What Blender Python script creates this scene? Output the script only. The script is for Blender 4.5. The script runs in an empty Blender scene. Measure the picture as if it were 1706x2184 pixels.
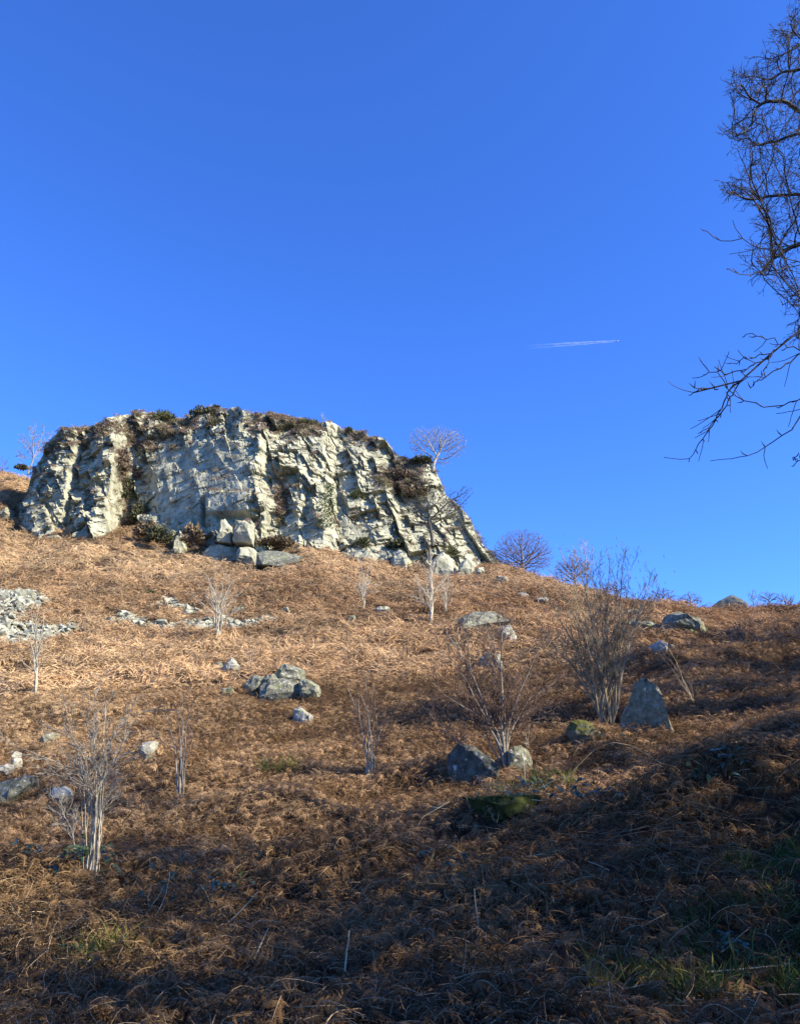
import bpy, bmesh, math, random
import numpy as np
from mathutils import Vector, Matrix, Euler

# ------------------------------------------------------------------ camera, sky, sun, exposure
S = bpy.context.scene
PITCH, VFOV, CAMZ = math.radians(18), math.radians(66), 1.65
cam = bpy.data.objects.new("camera", bpy.data.cameras.new("camera"))
S.collection.objects.link(cam); S.camera = cam
cam.location = (0, 0, CAMZ); cam.rotation_euler = (math.pi / 2 + PITCH, 0, 0)
cam.data.sensor_fit = 'VERTICAL'; cam.data.sensor_height = 24.0
cam.data.lens = 12.0 / math.tan(VFOV / 2); cam.data.clip_start = 0.05; cam.data.clip_end = 30000
SUN_AZ, SUN_EL = math.radians(114), math.radians(33)      # clockwise from +Y (the view direction)
w = bpy.data.worlds.new("World"); S.world = w; w.use_nodes = True
nt = w.node_tree; nt.nodes.clear()
sky = nt.nodes.new("ShaderNodeTexSky"); sky.sky_type = 'NISHITA'; sky.sun_disc = False
sky.sun_elevation = SUN_EL; sky.sun_rotation = SUN_AZ
sky.altitude = 300; sky.air_density = 1.0; sky.dust_density = 0.25; sky.ozone_density = 2.2
tint = nt.nodes.new("ShaderNodeMix"); tint.data_type = 'RGBA'; tint.blend_type = 'MULTIPLY'
tint.inputs[0].default_value = 1.0; tint.inputs[7].default_value = (0.48, 0.98, 2.10, 1)
bg = nt.nodes.new("ShaderNodeBackground"); bg.inputs[1].default_value = 0.075
wo = nt.nodes.new("ShaderNodeOutputWorld")
nt.links.new(sky.outputs[0], tint.inputs[6]); nt.links.new(tint.outputs[2], bg.inputs[0]); nt.links.new(bg.outputs[0], wo.inputs[0])
sun = bpy.data.objects.new("sun", bpy.data.lights.new("sun", 'SUN')); S.collection.objects.link(sun)
sun.data.energy = 5.0; sun.data.angle = math.radians(0.5); sun.data.color = (1.0, 0.925, 0.75)
SUND = Vector((math.sin(SUN_AZ) * math.cos(SUN_EL), math.cos(SUN_AZ) * math.cos(SUN_EL), math.sin(SUN_EL)))
sun.rotation_euler = SUND.to_track_quat('Z', 'Y').to_euler(); sun.location = (30, -5, 40)
S.view_settings.view_transform = 'Standard'; S.view_settings.look = 'None'
S.view_settings.exposure = 1.1; S.view_settings.gamma = 1.0
S.cycles.max_bounces = 6; S.cycles.diffuse_bounces = 3; S.cycles.transparent_max_bounces = 8
RNG = np.random.default_rng(7)

# ------------------------------------------------------------------ measuring helpers (photo pixels of a 1706 x 2184 view)
FPX = 1092 / math.tan(VFOV / 2); CP, SP = math.cos(PITCH), math.sin(PITCH)
def ray(px, py):
    x = (np.asarray(px, float) - 853) / FPX; y = (1092 - np.asarray(py, float)) / FPX
    return x, CP - y * SP, SP + y * CP
def at(px, py, Y):
    rx, ry, rz = ray(px, py); s = np.asarray(Y, float) / ry
    return np.stack([rx * s, ry * s, CAMZ + rz * s], -1)
def mpp(px, py, Y):                       # metres per photo pixel at depth Y
    return float(Y / ray(px, py)[1] / FPX)

# ------------------------------------------------------------------ noise
def _h(ix, iy, iz, seed):
    n = (ix.astype(np.int64) * 374761393 + iy.astype(np.int64) * 668265263 + iz.astype(np.int64) * 2147483647 + seed * 144665) & 0xFFFFFFFF
    n = ((n ^ (n >> 13)) * 1274126177) & 0xFFFFFFFF
    n = ((n ^ (n >> 16)) * 2246822519) & 0xFFFFFFFF
    return ((n ^ (n >> 15)) & 0xFFFFFF) / float(0xFFFFFF)
def vnoise(x, y, z=0.0, seed=0):
    x, y, z = np.broadcast_arrays(np.asarray(x, float), np.asarray(y, float), np.asarray(z, float))
    ix, iy, iz = np.floor(x).astype(np.int64), np.floor(y).astype(np.int64), np.floor(z).astype(np.int64)
    f = [x - ix, y - iy, z - iz]; u, v, t = [a * a * a * (a * (a * 6 - 15) + 10) for a in f]
    r = 0
    for dx in (0, 1):
        for dy in (0, 1):
            for dz in (0, 1):
                r = r + _h(ix + dx, iy + dy, iz + dz, seed) * (u if dx else 1 - u) * (v if dy else 1 - v) * (t if dz else 1 - t)
    return r * 2 - 1
def fbm(x, y, z=0.0, seed=0, octs=4, gain=0.5):
    r = 0; a = 1.0; tot = 0; f = 1.0
    for o in range(octs):
        r = r + a * vnoise(np.asarray(x) * f, np.asarray(y) * f, np.asarray(z) * f, seed + o * 17); tot += a; a *= gain; f *= 2.03
    return r / tot
def cells(x, y, seed, metric=1.0):
    """jittered cells: returns four hashes of the nearest cell and the offset to its centre"""
    ix, iy = np.floor(x).astype(np.int64), np.floor(y).astype(np.int64)
    best = np.full(x.shape, 1e9); B = [np.zeros(x.shape) for _ in range(6)]; second = np.full(x.shape, 1e9)
    for dx in (-1, 0, 1):
        for dy in (-1, 0, 1):
            cx, cy = ix + dx, iy + dy; z0 = np.zeros_like(cx)
            px = cx + 0.5 + 0.9 * (_h(cx, cy, z0, seed) - 0.5); py = cy + 0.5 + 0.9 * (_h(cx, cy, z0, seed + 1) - 0.5)
            ddx, ddy = x - px, y - py
            d = np.maximum(np.abs(ddx), np.abs(ddy)) * metric + (1 - metric) * np.hypot(ddx, ddy)
            m = d < best
            second = np.where(m, best, np.minimum(second, d))
            best = np.where(m, d, best)
            for k, val in enumerate((_h(cx, cy, z0, seed + 2), _h(cx, cy, z0, seed + 3), _h(cx, cy, z0, seed + 4), _h(cx, cy, z0, seed + 5), ddx, ddy)):
                B[k] = np.where(m, val, B[k])
    return B + [second - best]

def boxes(U, V, cw, ch, seed, keep=.8, tx=(-.6, .25), ty=(-.4, .2), rot=.22, amp=1.0):
    """overlapping tilted boxes standing proud of the face: the depth of the foremost one, and where there is any"""
    x, y = U / cw, V / ch; ix, iy = np.floor(x).astype(np.int64), np.floor(y).astype(np.int64); D = np.full(x.shape, -1e9)
    for dx in (-1, 0, 1):
        for dy in (-1, 0, 1):
            cx, cy = ix + dx, iy + dy; H = [_h(cx, cy, np.zeros_like(cx), seed + k) for k in range(9)]
            qx = (x - cx - .5 - .8 * (H[0] - .5)) * cw; qy = (y - cy - .5 - .8 * (H[1] - .5)) * ch; an = (H[2] - .5) * 2 * rot + .1; c, s_ = np.cos(an), np.sin(an)
            px, py = qx * c + qy * s_, -qx * s_ + qy * c
            ok = (np.abs(px + .3 * py * (H[8] - .5)) < cw * (.30 + .42 * H[3])) & (np.abs(py) < ch * (.30 + .42 * H[4])) & (H[5] < keep)
            d = amp * (H[6] * 2 - 1) + (tx[0] + (tx[1] - tx[0]) * H[7]) * px + (ty[0] + (ty[1] - ty[0]) * H[8]) * py
            D = np.where(ok, np.maximum(D, d), D)
    has = D > -1e8; return np.where(has, D, -amp * 1.1), has
def bricks(U, V, w, h, seed):
    """columns of blocks: hashes, offsets from the block centre, distance to the nearest joint"""
    u = U / w + 0.45 * vnoise(U / w * .8, V / h * .12, 1, seed) + 0.10 * vnoise(U / w, V / h * 1.2, 2, seed + 7)
    ci = np.floor(u).astype(np.int64); z0 = np.zeros_like(ci)
    v = V / h * (0.7 + 0.6 * _h(ci, z0, z0, seed + 9)) + 5 * _h(ci, z0, z0, seed + 8) + 0.35 * vnoise(ci * 1.7, V / h * .9, 3, seed + 3) + .12 * vnoise(U / w * 1.5, V / h, 4, seed + 4)
    ri = np.floor(v).astype(np.int64); dx, dy = u - ci - .5, v - ri - .5
    edge = np.minimum((.5 - np.abs(dx)), (.5 - np.abs(dy)) * h / w * 1.5)
    return [_h(ci, ri, z0, seed + k) for k in (1, 2, 3, 4)] + [dx, dy, edge]

# ------------------------------------------------------------------ mesh and object helpers
def mesh(name, V, F, mats=None, midx=None, smooth=False):
    V = np.asarray(V, np.float32).reshape(-1, 3); me = bpy.data.meshes.new(name)
    if isinstance(F, np.ndarray):
        k = F.shape[1]; n = len(F)
        me.vertices.add(len(V)); me.vertices.foreach_set('co', V.ravel())
        me.loops.add(n * k); me.loops.foreach_set('vertex_index', F.astype(np.int32).ravel())
        me.polygons.add(n); me.polygons.foreach_set('loop_start', np.arange(0, n * k, k, dtype=np.int32))
        me.update(calc_edges=True)
    else:
        me.from_pydata([tuple(map(float, v)) for v in V], [], [tuple(int(i) for i in f) for f in F]); me.update()
    for m in (mats if isinstance(mats, (list, tuple)) else [mats] if mats else []): me.materials.append(m)
    if midx is not None: me.polygons.foreach_set('material_index', np.asarray(midx, np.int32))
    me.polygons.foreach_set('use_smooth', np.full(len(me.polygons), smooth))
    me.validate(); return me
def link(name, me, parent=None, loc=None):
    o = bpy.data.objects.new(name, me); S.collection.objects.link(o)
    if loc is not None: o.location = loc
    if parent is not None: o.parent = parent
    return o
def tag(o, label=None, cat=None, group=None, kind=None):
    for k, v in (('label', label), ('category', cat), ('group', group), ('kind', kind)):
        if v: o[k] = v
    return o
def thing(name, label, cat, loc, group=None):
    return tag(link(name, None, loc=loc), label, cat, group)
def grid_faces(nr, nc):
    a = np.arange(nr * nc).reshape(nr, nc)
    return np.stack([a[:-1, :-1].ravel(), a[:-1, 1:].ravel(), a[1:, 1:].ravel(), a[1:, :-1].ravel()], 1)

# ------------------------------------------------------------------ materials
def mat(name, cols, scale=3.0, rough=0.9, bump=0.0, bscale=20.0, detail=6.0, extra=None, instancer=False, transl=0.0, spec=0.2, objinfo=False):
    """cols: list of (position, rgb) over a noise"""
    m = bpy.data.materials.new(name); m.use_nodes = True; n = m.node_tree; b = n.nodes["Principled BSDF"]; L = n.links.new
    b.inputs['Roughness'].default_value = rough; b.inputs['Specular IOR Level'].default_value = spec
    geo = n.nodes.new("ShaderNodeNewGeometry")
    tc = n.nodes.new("ShaderNodeTexCoord")
    pos = tc.outputs['Object'] if objinfo else geo.outputs['Position']
    no = n.nodes.new("ShaderNodeTexNoise"); no.inputs['Scale'].default_value = scale; no.inputs['Detail'].default_value = detail; no.inputs['Roughness'].default_value = 0.62
    L(pos, no.inputs['Vector'])
    cr = n.nodes.new("ShaderNodeValToRGB"); el = cr.color_ramp.elements
    while len(el) < len(cols): el.new(0.5)
    for e, (p, c) in zip(el, cols): e.position = p; e.color = (*c, 1)
    L(no.outputs[0], cr.inputs[0]); col = cr.outputs[0]
    if instancer:
        a = n.nodes.new("ShaderNodeAttribute"); a.attribute_type = 'INSTANCER'; a.attribute_name = 'tint'
        mx = n.nodes.new("ShaderNodeMix"); mx.data_type = 'RGBA'; mx.blend_type = 'MULTIPLY'; mx.inputs[0].default_value = 1
        L(col, mx.inputs[6]); L(a.outputs['Color'], mx.inputs[7]); col = mx.outputs[2]
    if extra: col = extra(n, L, pos, geo, col)
    L(col, b.inputs['Base Color'])
    if bump:
        nb = n.nodes.new("ShaderNodeTexNoise"); nb.inputs['Scale'].default_value = bscale; nb.inputs['Detail'].default_value = 8; nb.inputs['Roughness'].default_value = 0.7
        L(pos, nb.inputs['Vector']); bp = n.nodes.new("ShaderNodeBump"); bp.inputs['Strength'].default_value = 1.0; bp.inputs['Distance'].default_value = bump
        L(nb.outputs[0], bp.inputs['Height']); L(bp.outputs[0], b.inputs['Normal'])
    if transl:
        tr = n.nodes.new("ShaderNodeBsdfTranslucent"); ms = n.nodes.new("ShaderNodeMixShader"); ms.inputs[0].default_value = transl
        L(col, tr.inputs[0]); L(b.outputs[0], ms.inputs[1]); L(tr.outputs[0], ms.inputs[2]); L(ms.outputs[0], n.nodes["Material Output"].inputs[0])
    return m
def lichen(c1=(0.46, 0.45, 0.38), lo=0.60, c2=(0.25, 0.255, 0.12), lo2=0.56, sc=1.0, streak=None):
    """white lichen spots and a yellow-green algae film over bare rock"""
    def f(n, L, pos, geo, col):
        def mask(scale, lo, hi, det=5):
            t = n.nodes.new("ShaderNodeTexNoise"); t.inputs['Scale'].default_value = scale; t.inputs['Detail'].default_value = det
            L(pos, t.inputs['Vector']); r = n.nodes.new("ShaderNodeMapRange"); r.inputs[1].default_value = lo; r.inputs[2].default_value = hi
            L(t.outputs[0], r.inputs[0]); return r.outputs[0]
        for mk, c in ((mask(0.9 * sc, lo2, lo2 + 0.12), c2), (mask(5.0 * sc, lo, lo + 0.06), c1)):
            mx = n.nodes.new("ShaderNodeMix"); mx.data_type = 'RGBA'; L(mk, mx.inputs[0]); L(col, mx.inputs[6]); mx.inputs[7].default_value = (*c, 1); col = mx.outputs[2]
        return col
    return f
def mossy(th=0.45, sc=1.5, c=(0.10, 0.115, 0.02)):
    """moss on upward faces"""
    def f(n, L, pos, geo, col):
        sx = n.nodes.new("ShaderNodeSeparateXYZ"); L(geo.outputs['Normal'], sx.inputs[0])
        t = n.nodes.new("ShaderNodeTexNoise"); t.inputs['Scale'].default_value = sc; t.inputs['Detail'].default_value = 6; L(pos, t.inputs['Vector'])
        ad = n.nodes.new("ShaderNodeMath"); ad.operation = 'MULTIPLY_ADD'; L(t.outputs[0], ad.inputs[0]); ad.inputs[1].default_value = 0.9; L(sx.outputs[2], ad.inputs[2])
        r = n.nodes.new("ShaderNodeMapRange"); r.inputs[1].default_value = th; r.inputs[2].default_value = th + 0.25; L(ad.outputs[0], r.inputs[0])
        mx = n.nodes.new("ShaderNodeMix"); mx.data_type = 'RGBA'; L(r.outputs[0], mx.inputs[0]); L(col, mx.inputs[6]); mx.inputs[7].default_value = (*c, 1); return mx.outputs[2]
    return f

M = {}
M['crag'] = mat('crag_rock', [(0.28, (0.13, 0.125, 0.09)), (0.42, (0.25, 0.238, 0.165)), (0.54, (0.36, 0.342, 0.24)), (0.72, (0.47, 0.447, 0.315))], 0.75, 0.9, 0.02, 9.0, detail=9, extra=lichen(sc=0.8, lo=0.62, lo2=.60, c2=(.28, .27, .18)))
M['rock'] = mat('boulder_rock', [(0.34, (0.075, 0.073, 0.053)), (0.46, (0.155, 0.15, 0.105)), (0.56, (0.215, 0.207, 0.145)), (0.70, (0.32, 0.305, 0.22))], 4.5, 0.9, 0.04, 24.0, detail=10, extra=lichen(sc=2.2, lo=.585))
M['shaderock'] = mat('shade_toned_rock', [(0.34, (0.15, 0.135, 0.085)), (0.5, (0.25, 0.23, 0.15)), (0.66, (0.36, 0.335, 0.23))], 9.0, 0.9, 0.06, 22.0, detail=10, extra=lichen(sc=1.5, lo=0.60, c1=(0.36, 0.36, 0.33), lo2=0.62, c2=(0.10, 0.105, 0.045)))  # warm, lightened tone offsets the blue skylight on stones in shade
M['shadelichenrock'] = mat('shaded_lichen_rock', [(0.34, (0.05, 0.047, 0.034)), (0.5, (0.095, 0.09, 0.066)), (0.66, (0.16, 0.152, 0.112))], 6.0, 0.9, 0.03, 30.0, detail=10, extra=lichen(sc=.9, lo=0.585, c1=(0.42, 0.42, 0.38), lo2=0.64, c2=(0.10, 0.105, 0.045)))  # dark base stands for shade on the boulder; the lichen is real
M['palerock'] = mat('pale_rock', [(0.35, (0.20, 0.19, 0.15)), (0.5, (0.32, 0.30, 0.24)), (0.65, (0.44, 0.42, 0.34))], 3.0, 0.9, 0.02, 16.0, extra=lichen(sc=2.0))
M['mossrock'] = mat('mossy_rock', [(0.35, (0.10, 0.10, 0.08)), (0.6, (0.17, 0.165, 0.12))], 4.0, 0.95, 0.03, 30.0, extra=mossy(0.62, 4.5, (0.095, 0.095, 0.022)))
M['scree'] = mat('scree_stone', [(0.36, (0.14, 0.134, 0.098)), (0.5, (0.29, 0.278, 0.20)), (0.64, (0.46, 0.44, 0.335))], 2.6, 0.9, 0.02, 12.0)
M['soil'] = mat('bracken_litter', [(0.3, (0.03, 0.018, 0.01)), (0.5, (0.075, 0.044, 0.024)), (0.65, (0.14, 0.082, 0.042)), (0.8, (0.08, 0.065, 0.025))], 5.0, 1.0, 0.12, 16.0, detail=12)
M['bracken'] = mat('dead_bracken', [(0.3, (0.72, 0.70, 0.66)), (0.7, (1.2, 1.15, 1.05))], 9.0, 0.8, instancer=True, transl=0.22)
M['stalk'] = mat('bracken_stalk', [(0.3, (0.42, 0.30, 0.17)), (0.7, (0.60, 0.46, 0.28))], 4.0, 0.7)
# ------------------------------------------------------------------ the hillside
CTRL = [(-400,2184,6),(0,2184,6.15),(853,2184,6.15),(1706,2184,6.15),(2100,2184,6.1),
 (0,2000,9),(853,2000,9),(1706,2000,8.4), (0,1885,12.2),(190,1875,12.4),(853,1880,12.2),(1250,1885,10.5),(1706,1865,10),
 (0,1750,16),(500,1752,15.8),(853,1765,15),(1200,1765,13),(1706,1700,12.5),
 (0,1650,20),(400,1655,19.3),(853,1655,18.5),(1080,1645,17),(1300,1655,15.2),(1706,1600,14.8),
 (0,1550,25),(600,1552,24),(1000,1552,22),(1290,1555,19.5),(1375,1565,18.6),(1706,1500,19.5),
 (80,1482,29),(600,1492,28),(1000,1482,27),(1300,1480,25),(1706,1425,26),
 (-300,1360,42),(0,1360,42),(465,1362,42),(920,1352,42),(1300,1370,38),(1450,1372,37),(1706,1370,35),
 (0,1270,55),(600,1275,55),(1000,1280,54),(1300,1310,48),(1500,1322,48),(1706,1330,46),
 (43,1128,84),(250,1136,80.5),(330,1175,77),(440,1190,75),(545,1196,73.5),(640,1168,75.5),(750,1192,75),(870,1217,75),(975,1235,74.5),(1068,1210,79),
 (1150,1238,80),(1250,1266,77),(1400,1302,70),(1500,1307,70),(1706,1305,74),(2200,1305,70),
 (0,1008,101),(-350,985,100),(20,1060,91),(0,1112,84),(-350,1110,84)]
cp_ = np.array([at(a, b, y) for a, b, y in CTRL])
cp_[:, 2] -= np.where(cp_[:, 1] < 30, 0.16, 0.22)
cp_ = np.vstack([cp_, [(0,0,0),(-7,0,0),(7,0,.15),(-14,-9,0),(14,-9,.3),(0,-9,-.2),(0,3,0),(-6,4,-.05),(6,4,.1),
  (25,112,19.5),(60,112,15),(48,95,17.2),(-20,112,37),(4,112,31),(-70,115,42),(20,250,26),(120,250,14),(-60,250,44),(-200,250,50),(0,600,30),(-300,600,55),(300,600,10),
  (45,20,3.5),(40,50,13),(-45,50,12),(-40,20,.6)]])
def _warp(x, y):
    y = np.maximum(np.asarray(y, float), -9.5); return np.stack([np.asarray(x, float) / (y + 12) * 2.2, np.log(y + 12)], -1)
def _phi(r2): return 0.5 * r2 * np.log(r2 + 1e-9)
CW = _warp(cp_[:, 0], cp_[:, 1]); _n = len(CW)
_K = _phi(((CW[:, None] - CW[None]) ** 2).sum(-1)) + np.eye(_n) * 2e-4
_P = np.hstack([np.ones((_n, 1)), CW]); _A = np.block([[_K, _P], [_P.T, np.zeros((3, 3))]])
_sol = np.linalg.solve(_A, np.concatenate([cp_[:, 2], np.zeros(3)]))
def ground0(x, y):
    x, y = np.broadcast_arrays(np.asarray(x, float), np.asarray(y, float)); sh = x.shape; q = _warp(x.ravel(), y.ravel()); out = np.empty(len(q))
    for i in range(0, len(q), 20000):
        c = q[i:i + 20000]; out[i:i + 20000] = _phi(((c[:, None] - CW[None]) ** 2).sum(-1)) @ _sol[:_n] + _sol[_n] + c @ _sol[_n + 1:]
    return out.reshape(sh)
HUMPS = [(700, 1830, 12.8, .55, 1.5, .9), (1010, 1905, 10.2, .35, 1.3, .6), (1480, 1715, 12.4, .75, 1.5, .55), (1650, 1700, 12.6, .7, 1.3, .55), (1340, 1700, 13.2, .40, .9, .45), (1570, 1640, 14.5, .45, 1.2, .6), (560, 1700, 16.5, .35, 1.6, .8), (1400, 1420, 30, .7, 2.4, 1.4),
         (1640, 1395, 31, .6, 2.5, 1.2), (300, 1990, 9.3, .25, 1.2, .6), (1640, 1560, 16, .4, 1.6, .8), (930, 1640, 18.3, .3, 1.2, .7), (1050, 1705, 14.6, .35, 1.0, .55), (320, 1440, 33, .5, 1.5, .9)]
HUMPS = [(*at(a, b, y)[:2], h, sx, sy) for a, b, y, h, sx, sy in HUMPS]
def ground(x, y):
    x, y = np.broadcast_arrays(np.asarray(x, float), np.asarray(y, float))
    z = ground0(x, y); d = np.clip((y - 4) / 12, 0, 1)
    amp = 0.5 + 0.5 * d + 0.5 * np.clip((y - 25) / 40, 0, 1)
    n1 = fbm(x / 2.6, y / 1.9, 3.0, 11, 3); n2 = fbm(x / 0.9, y / 0.7, 5.0, 23, 2); n3 = fbm(x / 8, y / 6, 1.0, 5, 2)
    z = z + amp * (0.32 * n1 + 0.12 * n2 + 0.22 * n3 * np.clip((y - 10) / 20, 0, 1)) * np.clip((y + 4) / 6, 0.15, 1)
    for hx, hy, h, sx, sy in HUMPS: z = z + h * np.exp(-((x - hx) / sx) ** 2 - ((y - hy) / sy) ** 2)
    return z
def gpix(px, py):
    """where the ray through a photo pixel meets the ground"""
    rx, ry, rz = ray(px, py); s = np.concatenate([np.arange(4, 40, .08), np.arange(40, 160, .25)])
    z = CAMZ + rz * s - ground(rx * s, ry * s); k = np.argmax(z < 0)
    if z[k] >= 0: k = len(s) - 1
    s0 = s[k - 1] + (s[k] - s[k - 1]) * z[k - 1] / (z[k - 1] - z[k] + 1e-9) if k else s[0]
    p = np.array([rx * s0, ry * s0, 0.0]); p[2] = ground(p[0], p[1]); return p
def gat(px, Y):
    p = at(px, 1400, Y); return None
u = np.linspace(-1.5, 1.5, 461)
yy = np.concatenate([np.linspace(-9, 4, 30), 4 + (np.linspace(0, 1, 520) ** 1.8) * 96, np.linspace(103, 700, 60)])
UU, YY = np.meshgrid(u, yy); XX = UU * (YY + 14)
ZZ = ground(XX, YY)
hill = link('hill', mesh('hill', np.stack([XX, YY, ZZ], -1), grid_faces(len(yy), len(u)), M['soil'], smooth=True))
tag(hill, kind='structure')

# ------------------------------------------------------------------ the crag
sky_x = [34,43,47,59,66,76,90,96,110,133,169,198,231,259,283,306,343,373,393,402,422,443,470,481,500,506,511,518,540,558,577,596,608,635,668,690,704,718,731,747,774,790,820,834,840,867,900,915,925,933,950,979,999,1013,1029,1039,1068,1080]
sky_y = [1122,1112,1072,1043,1015,995,972,948,934,914,914,906,889,884,882,879,886,892,893,887,876,872,873,873,870,866,866,875,879,880,884,885,889,896,900,902,897,904,914,915,919,931,937,957,969,977,985,988,992,1014,1054,1078,1101,1131,1164,1175,1207,1215]
bas_x = [34,70,135,160,200,225,262,300,330,350,420,440,545,565,640,700,750,840,870,930,975,1030,1068,1080]
bas_y = [1126,1130,1138,1126,1143,1134,1128,1138,1176,1190,1166,1190,1196,1156,1160,1166,1192,1212,1216,1232,1238,1226,1212,1216]
# relief: depth (Y) of the face at its foot, half way up and at its brow
rel_x = [34,60,95,128,150,172,205,228,244,262,285,305,330,440,520,548,556,572,598,640,655,690,702,722,742,800,838,850,880,930,940,990,1030,1068,1080]
rel_0 = [87,84.2,82.0,81.4,82.9,82.2,79.6,79.3,82.0,85.0,85.2,83.8,80.8,77.2,74.6,73.8,74.0,76.2,76.6,75.0,75.8,75.0,76.0,77.6,77.0,76.4,75.8,77.4,77.0,75.8,76.8,76.0,77.5,79.5,80]
rel_5 = [88,85.6,83.4,82.8,84.6,83.8,81.8,81.6,84.6,88.0,88.2,87.0,84.4,80.6,78.2,77.4,77.8,79.8,80.4,78.8,79.4,78.8,80.2,81.8,81.2,80.8,80.4,81.8,81.2,80.0,80.8,80.2,81,81,81]
rel_9 = [88.5,87,86.0,85.6,87.4,86.4,84.6,84.4,87.0,90,91,90.6,90,86,82.4,81.2,82.2,83.8,84.4,83.4,83.8,83.2,84.4,85.6,85.2,84.6,84.4,85,84.6,83.6,83.8,82.6,82.6,81.8,81.6]
NC, NR, NCAP = 860, 290, 24
cpx = np.linspace(36, 1078, NC)
ptop = np.interp(cpx, sky_x, sky_y) + 2.2 * fbm(cpx / 9, 0, 0, 71, 3); pbot = np.interp(cpx, bas_x, bas_y) + 26
vv = np.linspace(0, 1, NR)
PX, VV = np.meshgrid(cpx, vv)
PY = pbot[None] + (ptop - pbot)[None] * VV
jx = PX + np.interp(PX, [34, 130, 240, 300, 800, 900, 1068], [.30, .22, .10, 0, 0, -.25, -.3]) * (PY - 1070) + 13 * fbm(PX / 55, PY / 45, 0, 91, 3)              # breaks wander instead of running dead straight
r0, r5, r9 = [np.interp(jx, rel_x, r) for r in (rel_0, rel_5, rel_9)]
YM = np.where(VV < .5, r0 + (r5 - r0) * VV * 2, r5 + (r9 - r5) * (VV - .5) * 2)
hth = np.clip(np.interp(jx, [34, 215, 240, 500, 512, 540, 640, 700, 800], [.3, .5, 1.6, 1.3, .0, .9, .8, .4, .0]), 0, 9)
YM += hth * np.clip((VV - .8) / .2, 0, 1) ** 1.3 * 2.6        # heathery brow leans back
P3 = at(PX, PY, YM)
X, Z = P3[..., 0], P3[..., 2]
# fractured blocks: tilted jittered cells at four sizes, along bedding that dips gently
ca, sa = math.cos(math.radians(13)), math.sin(math.radians(13))
U0, V0 = X * ca + Z * sa, -X * sa + Z * ca
U0 = U0 + 0.22 * fbm(X / 1.7, Z / 1.7, 0, 31, 3); V0 = V0 + 0.14 * fbm(X / 1.7, Z / 1.7, 4, 37, 3)
smoothslab = np.clip(np.interp(PX, [318, 345, 520, 548], [0, 1, 1, 0]), 0, 1) * np.clip(np.interp(PY, [930, 965, 1105, 1140], [0, 1, 1, 0]), 0, 1)
smoothslab = np.clip(smoothslab + .25 * fbm(PX / 25, PY / 25, 0, 5, 2) * smoothslab, 0, 1)
rough = 1 - 0.80 * smoothslab
D = np.zeros_like(X); LX = np.zeros_like(X)
for cw, ch, amp, sd, keep, tx, ty, rot, gain in ((3.9, 6.0, .50, 101, 1.0, (-.45, .30), (-.16, .06), .20, 1.0), (1.7, 2.3, .30, 202, .72, (-.75, .35), (-.25, .08), .25, 1.0), (1.0, .70, .19, 303, .66, (-.8, .4), (-.4, .15), .25, .9), (.55, .30, .11, 404, .6, (-.8, .5), (-.45, .25), .35, .8)):
    d, has = boxes(U0 + .10 * V0, V0, cw, ch, sd, keep, tx, ty, rot, amp)
    k = rough if cw < 4 else 0.35 + 0.65 * rough
    D += k * gain * np.where(has, d, -amp * (1.0 if cw > 4 else .5))
# steps and grooves on the smoother slab
h0, h1, h2, h3, dx, dy, edge = cells(U0 / 2.2, V0 / 0.8, 505, 1.0)
D += smoothslab * (0.16 * (h0 > .7) - np.clip(1 - edge / 0.05, 0, 1) * 0.12 * (h1 > .35))
# hand-placed features: overhang roof and clean faces near the slab foot, buttress cracks
def box_f(x0, x1, y0, y1, s=4.0):
    return 1 / (1 + np.exp(-(jx - x0) / s)) / (1 + np.exp((jx - x1) / s)) / (1 + np.exp(-(PY - y0) / s)) / (1 + np.exp((PY - y1) / s))
D += .75 * box_f(448, 545, 1052 - 0, 1098, 1.5) * (1 - .45 * rough) - 0.9 * box_f(470, 548, 1099, 1113, 1.5) + 0.9 * box_f(498, 542, 1112, 1142, 1.5)
D -= 1.3 * box_f(437, 447, 1062, 1120, 1.5)
D -= 0.8 * box_f(140, 153, 945, 1010, 3)
D -= 0.5 * box_f(120, 132, 1060, 1120, 3)
edge_fade = np.clip(np.minimum(VV / .02, (1 - VV) / .03), .25, 1) * np.clip((cpx - 36) / 10, 0.2, 1)[None]
D *= edge_fade * np.interp(PX, [540, 640, 1000], [1, .8, .72])
vdir = P3 - np.array([0, 0, CAMZ]); vdir /= np.linalg.norm(vdir, axis=-1, keepdims=True)
nrm = np.stack([0 * X, -np.ones_like(X), 0.12 + 0 * X], -1)
P3 = P3 + nrm * D[..., None]
P3[..., 0] += 0.05 * fbm(X / .5, Z / .5, 8, 61, 2); P3[..., 2] += 0.05 * fbm(X / .5, Z / .5, 9, 67, 2) * edge_fade
cap = []
top = P3[-1]
for k in range(1, NCAP + 1):
    t = k / NCAP; q = top.copy(); q[:, 1] += 26 * t ** 1.5; q[:, 2] += -1.0 * t ** 2 * 6 + 0.25 * fbm(q[:, 0] / 1.5, q[:, 1] / 1.5, 2, 81, 3) * min(1, 3 * t); cap.append(q)
ALLP = np.concatenate([P3, np.array(cap)], 0)
crag = link('rocky_crag', mesh('rocky_crag', ALLP, grid_faces(NR + NCAP, NC), M['crag']))
tag(crag, 'tall pale grey-green cliff of cracked blocky rock rising above the bracken slope', 'cliff')
CRAG = dict(P=P3, PX=PX, PY=PY, V=VV)

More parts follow.
